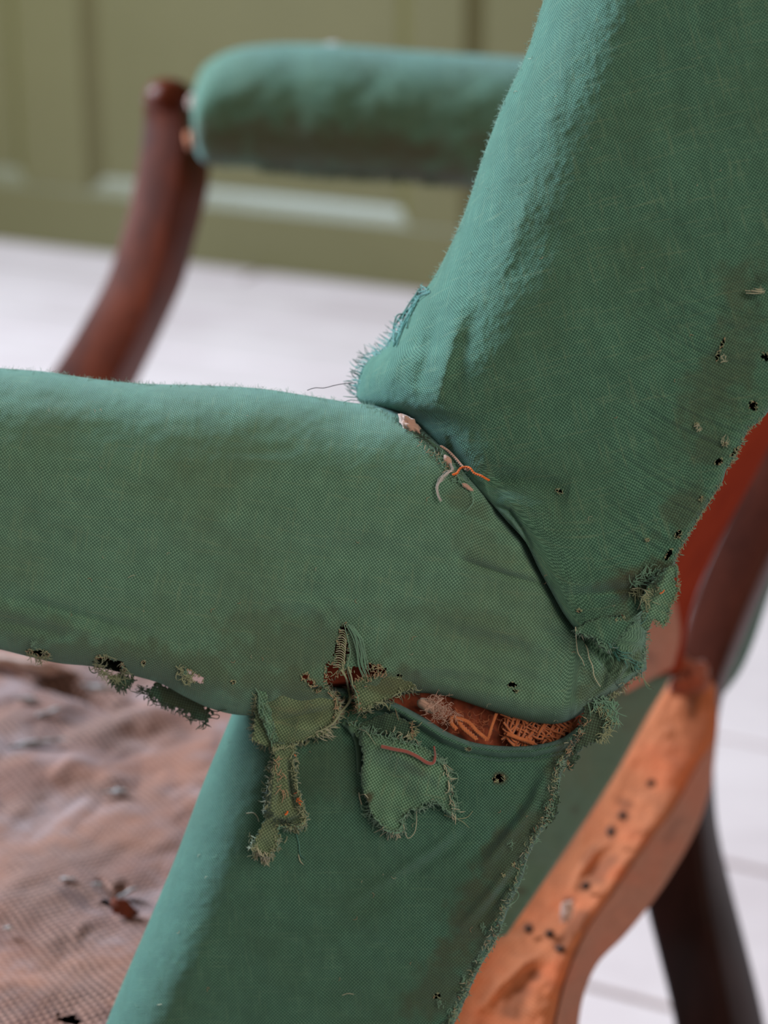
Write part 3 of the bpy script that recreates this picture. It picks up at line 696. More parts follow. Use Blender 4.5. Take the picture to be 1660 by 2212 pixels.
def fray(T, poly, n, length, ang, spread=25, r=0.00016, lift=0.0008, curl=0.35, jitter=3, seed=0, z=None):
    g = np.random.default_rng(seed + int(poly[0][0]) + int(poly[0][1]) * 7)
    C = curve(poly, 200)
    for _ in range(n):
        i = g.integers(0, 199); p = C[i]; t = C[i + 1] - C[i]; t = t / (np.hypot(*t[:2]) + 1e-9)
        a = math.radians(ang + g.normal(0, spread)) if ang is not None else math.atan2(t[0], -t[1]) + math.radians(g.normal(0, spread))
        L = length * g.uniform(0.35, 1.25); c = g.normal(0, curl)
        x, y = p[0] + g.normal(0, jitter), p[1] + g.normal(0, jitter)
        pts = [(x - math.cos(a) * 3, y - math.sin(a) * 3)]
        for s in range(4):
            x += math.cos(a) * L / 4; y += math.sin(a) * L / 4; a += c / 2; pts.append((x, y, g.uniform(-.0002, .0006)))
        strand(T, pts, r * g.uniform(0.7, 1.2), lift, 6, 0.4, z)

def ring(T, hole, n, length, r=0.00016, lift=0.0006, inward=True, seed=0):
    g = np.random.default_rng(seed + int(hole[0]))
    x, y, rx, ry, ang = hole; c, s = math.cos(math.radians(ang)), math.sin(math.radians(ang))
    for _ in range(n):
        t = g.uniform(0, 2 * math.pi); k = 1.05
        ex, ey = rx * k * math.cos(t), ry * k * math.sin(t)
        px, py = x + ex * c - ey * s, y + ex * s + ey * c
        a = math.atan2(y - py, x - px) + g.normal(0, 0.9)
        if not inward: a += math.pi
        L = length * g.uniform(0.4, 1.2)
        strand(T, [(px - math.cos(a) * L * .3, py - math.sin(a) * L * .3), (px, py), (px + math.cos(a) * L * .4, py + math.sin(a) * L * .4), (px + math.cos(a + g.normal(0, .5)) * L * .7, py + math.sin(a + g.normal(0, .5)) * L * .7)], r * g.uniform(.6, 1.2), lift, 6, 0.5)

TEAL, OLV, PALE, DRK, TANT, GRN, FUZ, ORG = Tubes(), Tubes(), Tubes(), Tubes(), Tubes(), Tubes(), Tubes(3), Tubes()
# fringe of the backrest's front corner
fray(TEAL, [(822, 760), (800, 775), (783, 800), (773, 840), (770, 866)], 70, 30, 200, 12, .00015, 0.0, .25, 2, 1)
fray(TEAL, [(872, 700), (848, 738), (820, 762)], 46, 26, 215, 14, .00015, 0.0, .2, 2, 2)
fray(TEAL, [(925, 622), (905, 650), (880, 690)], 30, 18, 220, 25, .00014, 0.0, .5, 3, 3)
for i in range(9):
    g = random.Random(i)
    a, b = g.uniform(0, 10), g.uniform(-8, 8)
    strand(TEAL, [(926 + a * .6, 622 + a), (905 + b * .5, 632 + a), (880 + b, 670 + a), (862 + b, 705 + b), (848 + a, 742 + b)], .00019, 0.001, 20, .8)
for q in ([(922, 621), (908, 624), (893, 648), (884, 668), (872, 682), (856, 700), (850, 722), (838, 742)], [(872, 678), (860, 680), (852, 700), (850, 730), (852, 740)], [(905, 648), (890, 660), (872, 682), (868, 700), (866, 716)], [(900, 655), (883, 690), (878, 708)]):
    strand(TEAL, q, .00026, 0.0015, 26, .9)
# silhouette fuzz
def fuzz(poly, n, length, ang, spread, r=.00005, seed=5): fray(FUZ, poly, n, length, ang, spread, r, 0.0, .5, 2, seed)
fuzz(B_LEFT[2:9], 260, 10, 195, 45)
fuzz(ARM_TOP[2:10], 330, 8, 268, 50)
fuzz([(780, 872), (830, 892), (880, 920), (930, 965)], 130, 14, 230, 90, .00005, 6)
g = np.random.default_rng(11)
for _ in range(260):                                   # lint scattered over the cloth
    x, y = g.uniform(60, 1560), g.uniform(60, 2180)
    if depth_at(x, y) > 0.69 or DM[min(619, int(y / 4 + 20)), min(499, int(x / 4 + 40))] > 5: continue
    a = g.uniform(0, 6.28); L = g.uniform(3, 13)
    strand(random.Random(int(x)).choice([FUZ, PALE, FUZ, TANT]), [(x, y), (x + math.cos(a) * L * .5, y + math.sin(a) * L * .5), (x + math.cos(a + .8) * L, y + math.sin(a + .8) * L)], .00006, 0.0004, 6, .5)
# holes
for h in ARM_HOLES:
    if h[0] < 600: ring(OLV, h, 8 + int(h[2] * .8), 5 + h[2] * .35, .00011); ring(TANT, h, 3 + int(h[2] * .3), 4 + h[2] * .25, .00010, seed=3)
    elif h[0] < 830: ring(OLV, h, 8, 12, .00014); ring(TANT, h, 7, 10, .00013, seed=3)
    else: ring(OLV, h, 8, 6, .00010)
for h in ARM_THRU: ring(OLV, h, 18, 9, .00012); ring(TANT, h, 16, 8, .00013)
for h in BACK_HOLES + C_HOLES: ring(OLV, h, 7, 9, .00011); ring(TANT, h, 3, 7, .00009, seed=4)
# ladder of cross threads in the vertical tear
for i in range(17):
    y = 1362 + i * 5.0; w = 10 + i * .45
    x0 = 738 - i * 0.9
    strand(OLV if i % 3 else PALE, [(x0 - 4, y, 0), (x0 + w * .45, y - 1, .0006), (x0 + w, y + 5, .0006), (x0 + w + 2, y + 13, .0002)], .00016, .0004, 10, .7)
for i, q in enumerate(([(744, 1346), (752, 1380), (756, 1410), (750, 1440), (758, 1470), (772, 1500), (776, 1530)], [(748, 1348), (762, 1375), (770, 1410), (775, 1440), (785, 1462)], [(755, 1350), (770, 1375), (778, 1405), (782, 1435), (790, 1455)],
                       [(760, 1356), (778, 1382), (784, 1412), (790, 1445)], [(738, 1430), (742, 1450), (752, 1475), (756, 1500), (750, 1520), (735, 1545), (715, 1565)], [(752, 1420), (748, 1445), (735, 1448), (738, 1460)])):
    for k in range(3 if i in (1, 2, 3) else 1):
        strand(GRN if i < 4 else OLV, [(a + k * 3.6 + 1.2 * math.sin(k * 2 + b * .05), b + k) for a, b in q], .00015, .0016, 24, .8)
strand(OLV, [(737, 1447), (747, 1462), (753, 1490), (757, 1510), (748, 1525), (735, 1540), (722, 1560), (700, 1575), (682, 1582)], .00034, .0030, 34, .5)
strand(OLV, [(752, 1440), (760, 1465), (762, 1492), (757, 1515), (740, 1535)], .00030, .0026, 24, .8)
# frayed rims of the flaps
fray(OLV, [(706, 1481), (722, 1500), (736, 1522), (728, 1545), (716, 1568), (690, 1592)], 70, 17, 10, 40, .00016, .001, .4, 3, 7)
fray(TANT, [(712, 1490), (730, 1520), (726, 1548), (716, 1565)], 26, 14, 20, 40, .00015, .0012, .4, 3, 8)
fray(PALE, [(690, 1590), (700, 1582), (718, 1570)], 12, 24, 30, 20, .00016, .0012, .2, 3, 9)
fray(OLV, [(545, 1598), (572, 1612), (600, 1616), (645, 1606), (690, 1592)], 60, 12, 100, 35, .00015, .0006, .4, 3, 10)
fray(OLV, [(552, 1500), (548, 1540), (546, 1598)], 46, 9, 175, 40, .00014, .0006, .4, 2, 11)
fray(GRN, [(558, 1482), (566, 1530), (580, 1580), (592, 1605)], 20, 14, 80, 12, .00018, .0012, .1, 4, 12)
fray(TANT, [(764, 1478), (766, 1500), (770, 1538)], 30, 9, 180, 30, .00014, .0012, .3, 2, 13)
fray(TANT, [(764, 1472), (790, 1460), (838, 1460)], 26, 8, 270, 35, .00013, .0012, .3, 2, 14)
fray(OLV, [(900, 1484), (868, 1498), (812, 1524), (776, 1540)], 60, 16, 70, 45, .00015, .001, .6, 4, 15)
fray(GRN, [(750, 1558), (775, 1572), (850, 1594), (915, 1614)], 80, 13, 300, 55, .00016, .001, .7, 4, 16)
fray(PALE, [(840, 1578), (870, 1590), (900, 1602)], 16, 12, 320, 50, .00014, .0016, .6, 4, 17)
fray(GRN, [(938, 1628), (962, 1655), (972, 1668), (968, 1700), (982, 1735), (976, 1762)], 80, 12, 20, 40, .00016, .001, .5, 3, 18)
fray(PALE, [(962, 1655), (972, 1690), (978, 1735), (976, 1765)], 34, 17, 75, 30, .00015, .0012, .3, 3, 19)
fray(GRN, [(976, 1762), (940, 1734), (905, 1748), (872, 1768), (872, 1796)], 80, 14, 80, 40, .00016, .001, .5, 3, 20)
fray(GRN, [(872, 1796), (848, 1800), (820, 1782), (800, 1760), (792, 1730)], 90, 15, 150, 35, .00018, .0008, .5, 3, 21)
fray(PALE, [(872, 1796), (850, 1802), (825, 1788)], 18, 14, 110, 40, .00014, .001, .4, 3, 22)
fray(OLV, [(894, 1560), (894, 1590), (878, 1594)], 26, 9, 20, 40, .00015, .001, .4, 2, 23)
fray(TANT, [(888, 1562), (893, 1590)], 12, 8, 40, 40, .00014, .0012, .4, 2, 24)
for poly, n in (([(592, 1630), (588, 1665), (578, 1705), (572, 1760)], 60), ([(640, 1625), (640, 1690), (650, 1730), (660, 1770)], 70), ([(660, 1770), (655, 1788), (600, 1784)], 60), ([(548, 1812), (546, 1836)], 26), ([(546, 1838), (574, 1852), (594, 1836), (602, 1808)], 60)):
    fray(OLV, poly, n, 12, None, 60, .00015, .001, .6, 4, 25)
fray(PALE, [(548, 1836), (575, 1852)], 26, 18, 85, 22, .00017, .001, .2, 4, 27)
fray(TANT, [(600, 1640), (612, 1690), (606, 1720)], 22, 14, 95, 40, .00015, .0018, .4, 5, 28)
fray(DRK, [(572, 1705), (585, 1765), (640, 1782)], 40, 14, 60, 60, .00016, .0014, .7, 3, 29)
fray(GRN, [(600, 1786), (640, 1788), (662, 1780)], 30, 14, 110, 50, .00013, .001, .5, 3, 30)
strand(TEAL, [(640, 1800), (646, 1822), (650, 1848), (660, 1856)], .00016, .0006, 12, .5)
strand(PALE, [(645, 1846), (649, 1860), (656, 1868)], .00014, .0006, 8, .5)
strand(PALE, [(532, 1757), (548, 1756), (556, 1764), (560, 1775)], .00014, .0006, 12, .8)
# individual loose threads
for q, T, r in (([(872, 1781), (876, 1800), (882, 1811), (895, 1800), (900, 1780), (900, 1745)], PALE, .00013), ([(975, 1668), (988, 1672), (988, 1690), (972, 1700)], GRN, .00014), ([(968, 1706), (982, 1710), (990, 1735), (992, 1752)], GRN, .00012),
                ([(960, 1760), (985, 1768), (1010, 1765), (1022, 1752)], OLV, .00014), ([(975, 1765), (1000, 1775), (1014, 1788)], OLV, .00010), ([(776, 1712), (778, 1725), (782, 1738)], PALE, .00022), ([(776, 1718), (788, 1716), (796, 1724)], PALE, .00014),
                ([(776, 1575), (790, 1580), (806, 1600), (812, 1608)], PALE, .00009), ([(854, 1530), (858, 1545), (862, 1556)], TANT, .00007), ([(892, 1570), (904, 1568), (912, 1560)], OLV, .00020),
                ([(1244, 1354), (1246, 1388), (1250, 1412), (1258, 1424), (1263, 1438)], PALE, .00017), ([(1255, 1362), (1263, 1388), (1270, 1402), (1273, 1420), (1281, 1440), (1284, 1460), (1292, 1475), (1298, 1483)], PALE, .00019),
                ([(1383, 1445), (1392, 1468), (1404, 1482), (1413, 1488)], OLV, .00016), ([(1392, 1470), (1400, 1486), (1408, 1489)], GRN, .00013), ([(1366, 1272), (1385, 1271), (1396, 1278), (1402, 1288)], PALE, .00014), ([(1388, 1272), (1398, 1276), (1404, 1282)], OLV, .00012),
                ([(1378, 1332), (1390, 1324), (1402, 1326)], GRN, .00014), ([(1378, 1340), (1392, 1334), (1404, 1334)], GRN, .00012), ([(1385, 1348), (1394, 1340), (1400, 1328)], TEAL, .00014),
                ([(455, 1534), (468, 1537), (480, 1534), (490, 1533)], DRK, .00018), ([(448, 1548), (462, 1544), (474, 1546), (472, 1552), (456, 1550)], DRK, .00015), ([(398, 1546), (408, 1553), (425, 1558)], DRK, .00018), ([(445, 1560), (444, 1572), (436, 1576)], DRK, .00014), ([(440, 1560), (436, 1572), (428, 1574)], DRK, .00013),
                ([(192, 1440), (196, 1450), (204, 1454), (210, 1452)], DRK, .00017), ([(1074, 1992), (1080, 2000), (1076, 2014), (1064, 2016), (1052, 2014)], DRK, .00022), ([(1056, 2006), (1064, 2004), (1068, 2000)], DRK, .00016),
                ([(1116, 1923), (1121, 1932), (1116, 1944), (1100, 1956), (1092, 1960)], GRN, .00018), ([(1340, 1428), (1330, 1408), (1338, 1412), (1360, 1422), (1390, 1434)], TEAL, .00018),
                ([(340, 2171), (350, 2169)], PALE, .0001), ([(740, 2150), (752, 2146), (765, 2148)], PALE, .0001), ([(277, 1248), (284, 1244), (292, 1242)], PALE, .00008)):
    strand(T, q, r, .0014, 22, .7)
# rear edge of the backrest
for poly, n, L, a in ((B_RIGHT[6:12], 60, 6, 40), (B_RIGHT[12:19], 80, 6, 40), ([(1462, 1222), (1466, 1275), (1450, 1310), (1443, 1338)], 60, 6, 10), ([(1444, 1338), (1430, 1352), (1412, 1340)], 30, 6, 80)):
    fray(OLV, poly, n, L, a, 60, .0001, .0002, .4, 2, 31)
    fray(GRN, poly, n // 2, L * 1.3, a, 60, .00012, .0002, .4, 3, 32)
fray(GRN, [(1370, 1262), (1390, 1250), (1420, 1235)], 60, 18, 300, 40, .00015, .001, .5, 6, 33)
fray(OLV, [(1372, 1276), (1392, 1290), (1404, 1300)], 46, 16, 60, 60, .00014, .001, .5, 6, 34)
fray(DRK, [(1400, 1262), (1415, 1252), (1430, 1240)], 26, 14, 120, 60, .00014, .001, .5, 5, 35)
fray(GRN, [(1300, 1395), (1335, 1410), (1370, 1440), (1385, 1455)], 46, 18, 50, 22, .00014, .001, .3, 7, 36)
fray(TEAL, [(1320, 1400), (1350, 1420), (1385, 1440)], 26, 20, 45, 30, .00018, .0014, .3, 5, 37)
fray(GRN, [(1240, 1366), (1262, 1374), (1290, 1384), (1300, 1405)], 60, 9, 100, 40, .00015, .0008, .4, 3, 38)
fray(GRN, [(1398, 1362), (1396, 1400), (1388, 1446)], 40, 10, 10, 40, .00013, .0005, .4, 2, 39)
fray(OLV, [(1385, 1455), (1340, 1490), (1300, 1520)], 50, 10, 60, 50, .00014, .0005, .4, 4, 40)
fray(GRN, [(1285, 1520), (1300, 1516), (1320, 1520), (1326, 1560)], 100, 24, None, 80, .00018, .0012, .6, 6, 41)
fray(OLV, [(1290, 1530), (1310, 1540), (1318, 1570), (1295, 1600)], 80, 14, 60, 70, .00015, .0012, .6, 5, 42)
fray(DRK, [(1262, 1555), (1240, 1610), (1225, 1660)], 50, 12, 100, 60, .00016, .0012, .6, 5, 43)
fray(TANT, [(1270, 1550), (1250, 1590), (1225, 1640), (1228, 1660)], 40, 9, 60, 60, .00012, .0014, .6, 5, 44)
CR = [(x - 4, y) for x, y in C_RIGHT[1:16]]
for k, (T, n, L, a, off, r_) in enumerate(((GRN, 260, 7, 30, 0, .00012), (OLV, 200, 8, 40, -7, .00010), (DRK, 110, 9, 100, -12, .00012), (TANT, 50, 7, 60, -8, .00009), (PALE, 30, 9, 50, -14, .00009))):
    fray(T, [(x + off, y) for x, y in CR], n, L, a, 60, r_, .0006 + .0002 * k, .6, 4, 45 + k)
for (x, y, n) in ((1190, 1745, 40), (1168, 1800, 26), (1218, 1655, 40), (1085, 2010, 26), (1040, 2085, 34), (1010, 2150, 26), (985, 2195, 40)):
    fray(GRN, [(x - 6, y - 14), (x - 10, y + 14)], n // 2, 11, 20, 70, .00012, .0008, .7, 5, x)
    fray(DRK, [(x - 12, y - 12), (x - 16, y + 12)], n // 3, 11, 80, 70, .00012, .0008, .7, 5, x + 1)
for (x, y) in ((1101, 1820), (945, 2160), (1040, 2000), (1000, 2110), (1560, 770), (1640, 625), (1565, 950), (1505, 918), (1250, 1575), (66, 1385), (400, 1450)):
    fray(PALE if x > 1300 else GRN, [(x, y), (x + 6, y + 12)], 10, 9, 310, 35, .00010, .0012, .6, 4, x)
fray(PALE, [(1614, 626), (1640, 628)], 6, 30, 5, 8, .00020, .0016, .1, 3, 90)
# under the arm
fray(DRK, [(312, 1494), (340, 1514), (392, 1534), (440, 1562)], 100, 14, 110, 50, .00015, 0.0, .4, 4, 91)
fray(DRK, [(236, 1464), (262, 1487), (290, 1470)], 60, 12, 90, 50, .00015, 0.0, .4, 3, 92)
fray(DRK, [(300, 1490), (325, 1494)], 26, 16, 200, 25, .00013, 0.0, .3, 4, 93)
fray(OLV, [(205, 1436), (240, 1462), (275, 1450)], 70, 22, 30, 50, .00013, .001, .6, 4, 94)
fray(OLV, [(390, 1445), (402, 1462), (410, 1474)], 50, 16, 60, 60, .00015, .001, .6, 5, 95)
fray(OLV, [(62, 1412), (85, 1424), (105, 1416)], 40, 12, 60, 60, .00012, .0006, .5, 3, 96)
# seam fluff
fray(DRK, [(868, 900), (910, 940), (950, 975)], 90, 13, 120, 90, .00012, .0004, .7, 4, 97)
fray(GRN, [(940, 975), (985, 1015), (1010, 1050)], 60, 14, 120, 70, .00011, .001, .9, 6, 98)
fray(TANT, [(905, 955), (950, 990), (990, 1030)], 30, 9, 130, 70, .00009, .001, .7, 4, 99)
for q, r in (([(985, 1019), (995, 1040), (1000, 1050)], .00013), ([(1020, 1062), (1023, 1085), (1012, 1100), (1002, 1108)], .00013), ([(946, 984), (953, 1000), (958, 1006)], .00013), ([(954, 966), (956, 978), (951, 985)], .00014)):
    strand(GRN, q, r, .0016, 14, .6)
fray(ORG, [(640, 1712), (655, 1745)], 8, 8, 10, 60, .00012, .0016, .4, 3, 100)
strand(ORG, [(616, 1760), (620, 1757), (622, 1752)], .00035, .0022, 6, .9)
strand(ORG, [(636, 1630), (640, 1634)], .0003, .0016, 5, .9)
strand(ORG, [(1426, 1282), (1432, 1280), (1436, 1274)], .0002, .0018, 6, .9)

TEAL.build('frayed_teal_threads', M_TH_T, back, label='teal fringe on the front corner of the backrest')
GRN.build('frayed_green_threads', M_TH_G, arm)
OLV.build('frayed_olive_threads', M_TH_O, arm)
PALE.build('frayed_pale_threads', M_TH_P, arm)
DRK.build('frayed_dark_threads', M_TH_D, arm)
TANT.build('frayed_tan_threads', M_TAN, arm)
FUZ.build('cloth_fuzz', M_TH_G, arm)
ORG.build('orange_thread_ends', M_ORANGE, arm)

# dark tube put in as the shade of the seam gap, then stuffing
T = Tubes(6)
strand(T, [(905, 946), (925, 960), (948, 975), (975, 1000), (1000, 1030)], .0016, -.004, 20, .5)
T.build('seam_gap_shade', M_TATD, arm, stuff=False, label='dark strip put in as the shade of the seam gap')
def lump(name, px, py, z, rx, ry, rz, ang, mat, parent, seed=0, label=None, amp=0.18):
    nu, nv = 28, 16
    u = np.linspace(0, 2 * np.pi, nu, endpoint=False)[None, :]; v = np.linspace(0.001, np.pi - 0.001, nv)[:, None]
    X = np.cos(u) * np.sin(v); Y = np.sin(u) * np.sin(v); Zz = np.cos(v) * np.ones_like(u)
    k = 1 + amp * fbm(X * 2 + seed, Y * 2 + Zz * 1.7, 3)
    a = math.radians(ang)
    dx = (X * rx * math.cos(a) - Y * ry * math.sin(a)) * k; dy = (X * rx * math.sin(a) + Y * ry * math.cos(a)) * k
    P = place(px + dx, py + dy, z - Zz * rz * k)
    idx = np.arange(nu * nv).reshape(nv, nu); nx = np.roll(idx, -1, 1)
    f = np.stack([idx[:-1], nx[:-1], nx[1:], idx[1:]], -1).reshape(-1, 4)
    o = mesh_obj(name, P.reshape(-1, 3), f, mat, parent)
    if label: o['label'] = label
    return o
zt = float(depth_at(880, 925))
lump('felt_wad', 886, 919, zt + 0.0008, 27, 13, .002, 38, M_PINK, arm, 3, 'pink felt showing in the seam', .45)
lump('felt_wad', 968, 996, float(depth_at(968, 996)) - .0005, 14, 8, .0012, 55, M_PINK, arm, 5)
lump('felt_wad', 1010, 1052, float(depth_at(1010, 1052)) - .0005, 15, 5, .0010, 35, M_PINK, arm, 8)
lump('felt_wad', 925, 1524, .6485, 26, 13, .003, 25, M_PINK, arm, 9, 'pink tuft at the left of the slit')

# jute stuffing in the slit
J = Tubes(5); g = np.random.default_rng(21)
def twist(T, pts, r, k, lift=0.0, z=.652, n=30, turns=5):
    C = curve([(a, b, 0) for a, b in pts], n); t = np.linspace(0, turns * 2 * np.pi, n)
    for j in range(k):
        ph = 2 * np.pi * j / k
        T.add(place(C[:, 0] + r * F / .65 * 1.1 * np.cos(t + ph), C[:, 1] + r * F / .65 * 1.1 * np.sin(t + ph), z - lift + 0 * t), r)
twist(J, [(1030, 1596), (1000, 1570), (988, 1553), (978, 1547), (974, 1560), (985, 1575)], .00042, 3, .001)
twist(J, [(985, 1552), (1010, 1560), (1030, 1580), (1050, 1597)], .00042, 3, .0016)
twist(J, [(1055, 1598), (1062, 1575), (1073, 1543)], .00034, 3, .0012)
twist(J, [(1098, 1586), (1120, 1595), (1152, 1606)], .00042, 3, .0014)
J.build('jute_cord', M_JUTE, chair, stuff=False, label='twisted orange jute cord in the slit')
J = Tubes(4)
for _ in range(150):
    x, y = g.uniform(1095, 1245), 0
    lo = np.interp(x, [1095, 1150, 1212, 1255], [1550, 1562, 1562, 1550]); hi = np.interp(x, [1095, 1150, 1212, 1255], [1606, 1606, 1596, 1570])
    y = g.uniform(lo - 4, hi + 6); a = g.choice([.6, -1.0, 1.9]) + g.normal(0, .25); L = g.uniform(8, 22)
    P = [(x - math.cos(a) * L, y - math.sin(a) * L, 0), (x + g.normal(0, 2), y + g.normal(0, 2), .0006), (x + math.cos(a) * L, y + math.sin(a) * L, 0)]
    C = curve(P, 7); J.add(place(C[:, 0], C[:, 1], .6535 - C[:, 2] - g.uniform(0, .0018)), g.uniform(.00018, .00042))
for _ in range(110):
    x, y = g.uniform(940, 1200), 0; y = np.interp(x, [940, 1200], [1545, 1590]) + g.normal(0, 16); a = g.uniform(0, 6.28); L = g.uniform(8, 26)
    C = curve([(x, y), (x + math.cos(a) * L * .5 + g.normal(0, 3), y + math.sin(a) * L * .5), (x + math.cos(a + .7) * L, y + math.sin(a + .7) * L)], 7); J.add(place(C[:, 0], C[:, 1], np.full(7, .6525)), .00005)
J.build('jute_fibres', M_JUTE, chair)
strand_T = Tubes(4)
for q in ([(918, 1533), (935, 1526), (950, 1514), (960, 1508)],):
    C = curve(q, 12); strand_T.add(place(C[:, 0], C[:, 1], np.full(12, .640)), .00013)
for _ in range(160):
    x, y = g.normal(948, 16), 0; y = 1528 + (x - 948) * .6 + g.normal(0, 12); a = g.uniform(0, 6.28); L = g.uniform(8, 22)
    C = curve([(x, y), (x + math.cos(a) * L * .5, y + math.sin(a) * L * .5), (x + math.cos(a + 1) * L, y + math.sin(a + 1) * L)], 6); strand_T.add(place(C[:, 0], C[:, 1], np.full(6, .646 + g.uniform(-.001, .001))), .00006)
strand_T.build('pink_fibres', M_PINK, chair)

# ------------------------------------------------------------------ rear of the chair, out of focus
def quad_body(name, L, R, dL, dR, mat, parent, nu=40, nv=90, thick=.02, amp=.002, sc=40, bump=None, stain_shade=None, label=None, edge=0.006, frac=.12):
    Lc, Rc = curve(L, nv), curve(R, nv)
    top = [tuple(L[0]), tuple(R[0])]; bot = [tuple(L[-1]), tuple(R[-1])]
    def dep(U, V, PX, PY):
        z = (1 - U) * np.interp(V, np.linspace(0, 1, len(dL)), dL) + U * np.interp(V, np.linspace(0, 1, len(dR)), dR)
        z = z + edge * rnd(np.minimum(U, 1 - U) / frac) + amp * fbm(PX / sc, PY / sc, 3)
        if bump: z = z + bump(PX, PY)
        return z
    return body(name, top, bot, L, R, nu, nv, dep, mat, parent, thick, stain_shade=stain_shade, label=label, raster=False)
# rust hessian wrapped over the rear seat rail
RL = [(1472, 1430), (1432, 1492), (1392, 1560), (1330, 1665), (1252, 1790), (1165, 1905), (1070, 1995), (985, 2085), (905, 2200), (800, 2370)]
RM = [(1548, 1480), (1548, 1590), (1508, 1650), (1452, 1750), (1398, 1820), (1330, 1920), (1268, 2010), (1225, 2110), (1195, 2230), (1165, 2370)]
RR = [(1550, 1560), (1545, 1640), (1532, 1715), (1508, 1785), (1450, 1890), (1400, 1962), (1350, 2022), (1292, 2082), (1262, 2150), (1248, 2230), (1230, 2370)]
RAIL_ST = [(1321, 1797, 13, 16, 30, 1.0), (1346, 1762, 14, 12, 30, .8), (1352, 1735, 26, 10, 20, .6), (1266, 1914, 13, 13, 30, .9), (1228, 1944, 14, 9, 0, .7), (1189, 2017, 14, 12, 30, .9), (1211, 2051, 14, 12, 30, .9), (1143, 2007, 18, 14, 40, .7), (1156, 2106, 22, 18, 0, .6),
           (1408, 1692, 16, 10, -30, .6), (1300, 1880, 50, 22, -50, .5), (1120, 2150, 70, 36, -60, .55), (1500, 1490, 22, 60, 10, .7), (1270, 1850, 14, 30, 40, .4), (1240, 2000, 20, 60, 35, .6)]
rail_bump = lambda x, y: ridge(x, y, [(1326, 1812), (1285, 1842), (1252, 1885), (1232, 1925)], 8, -.004) + ridge(x, y, [(1175, 2058), (1130, 2085), (1080, 2130), (1035, 2185)], 9, -.004) + ridge(x, y, [(1190, 2080), (1150, 2110), (1090, 2160)], 16, .0016) + ridge(x, y, [(1300, 1850), (1275, 1890), (1250, 1935)], 14, .0014)
rail = quad_body('rear_seat_rail', RL, RM, [1.06, .98, .90, .84, .79], [1.045, .965, .885, .825, .775], M_RUST, chair, 60, 160, .03, .0016, 34, rail_bump, RAIL_ST, 'rear seat rail wrapped in rust coloured hessian', .012, .15)
quad_body('rail_lining', RM, RR, [1.05, .97, .89, .83, .78], [1.075, 1.0, .92, .86, .81], M_LINING, chair, 30, 120, .02, .0012, 60, None, [(1450, 1800, 14, 40, 30, .3)], 'pink brown lining below the rail', .004)
lump('rust_wad', 1492, 1468, 1.045, 46, 42, .012, 20, M_RUST.copy() if False else M_FELT, rail, 4, 'rust felt wad at the top of the rail', .3)
for (x, y) in ((1321, 1797), (1346, 1762), (1266, 1914), (1189, 2017), (1211, 2051), (1143, 2007), (1408, 1692)):
    t = np.interp(y, [1430, 2350], [0, 1]); zz = float(np.interp(t, [0, .25, .5, .75, 1], [1.05, .972, .892, .832, .782])) - .003
    lump('tack', x, y, zz, 10, 8.5, .0012, 0, M_TACK, rail, x, None, .1)
lump('lint', 1226, 1968, .858, 11, 17, .001, 25, M_PINK, rail, 3, None, .8)
# grey green cloth pulled under the back
quad_body('under_cloth', [(1430, 1380), (1330, 1420), (1200, 1520), (1100, 1720), (1000, 1900), (880, 2080)], [(1478, 1385), (1458, 1450), (1402, 1545), (1335, 1665), (1180, 1898), (1095, 2020)], [1.0, .93, .87, .80, .78], [1.07, 1.0, .93, .86, .81], M_STRIP, chair, 40, 90, .006, .001, 70,
          None, [(1350, 1565, 16, 12, 20, .6), (1240, 1750, 14, 12, 30, .7), (1125, 1925, 16, 10, 0, .7), (1440, 1425, 18, 40, 25, .5)], 'grey green cloth pulled under the back', .003)
# inside of the back, seen from behind between the two uprights
quad_body('back_webbing', [(1640, 560), (1560, 800), (1470, 1000), (1400, 1150), (1350, 1300), (1330, 1480)], [(1840, 560), (1720, 850), (1640, 1010), (1545, 1190), (1490, 1330), (1472, 1450)], [.86, .86, .86, .88], [.97, .98, 1.0, 1.04], M_FELTD, chair, 40, 90, .02, .002, 90,
          None, None, 'dark red webbing behind the back', .002)
quad_body('rust_padding', [(1350, 1290), (1362, 1400), (1350, 1500)], [(1462, 1300), (1470, 1370), (1456, 1440)], [.855, .865], [.96, .97], M_LINING, chair, 30, 50, .01, .003, 26, None, [(1425, 1340, 30, 14, 30, .5), (1405, 1420, 20, 20, 30, .4)], 'frayed rust padding above the rail', .006)
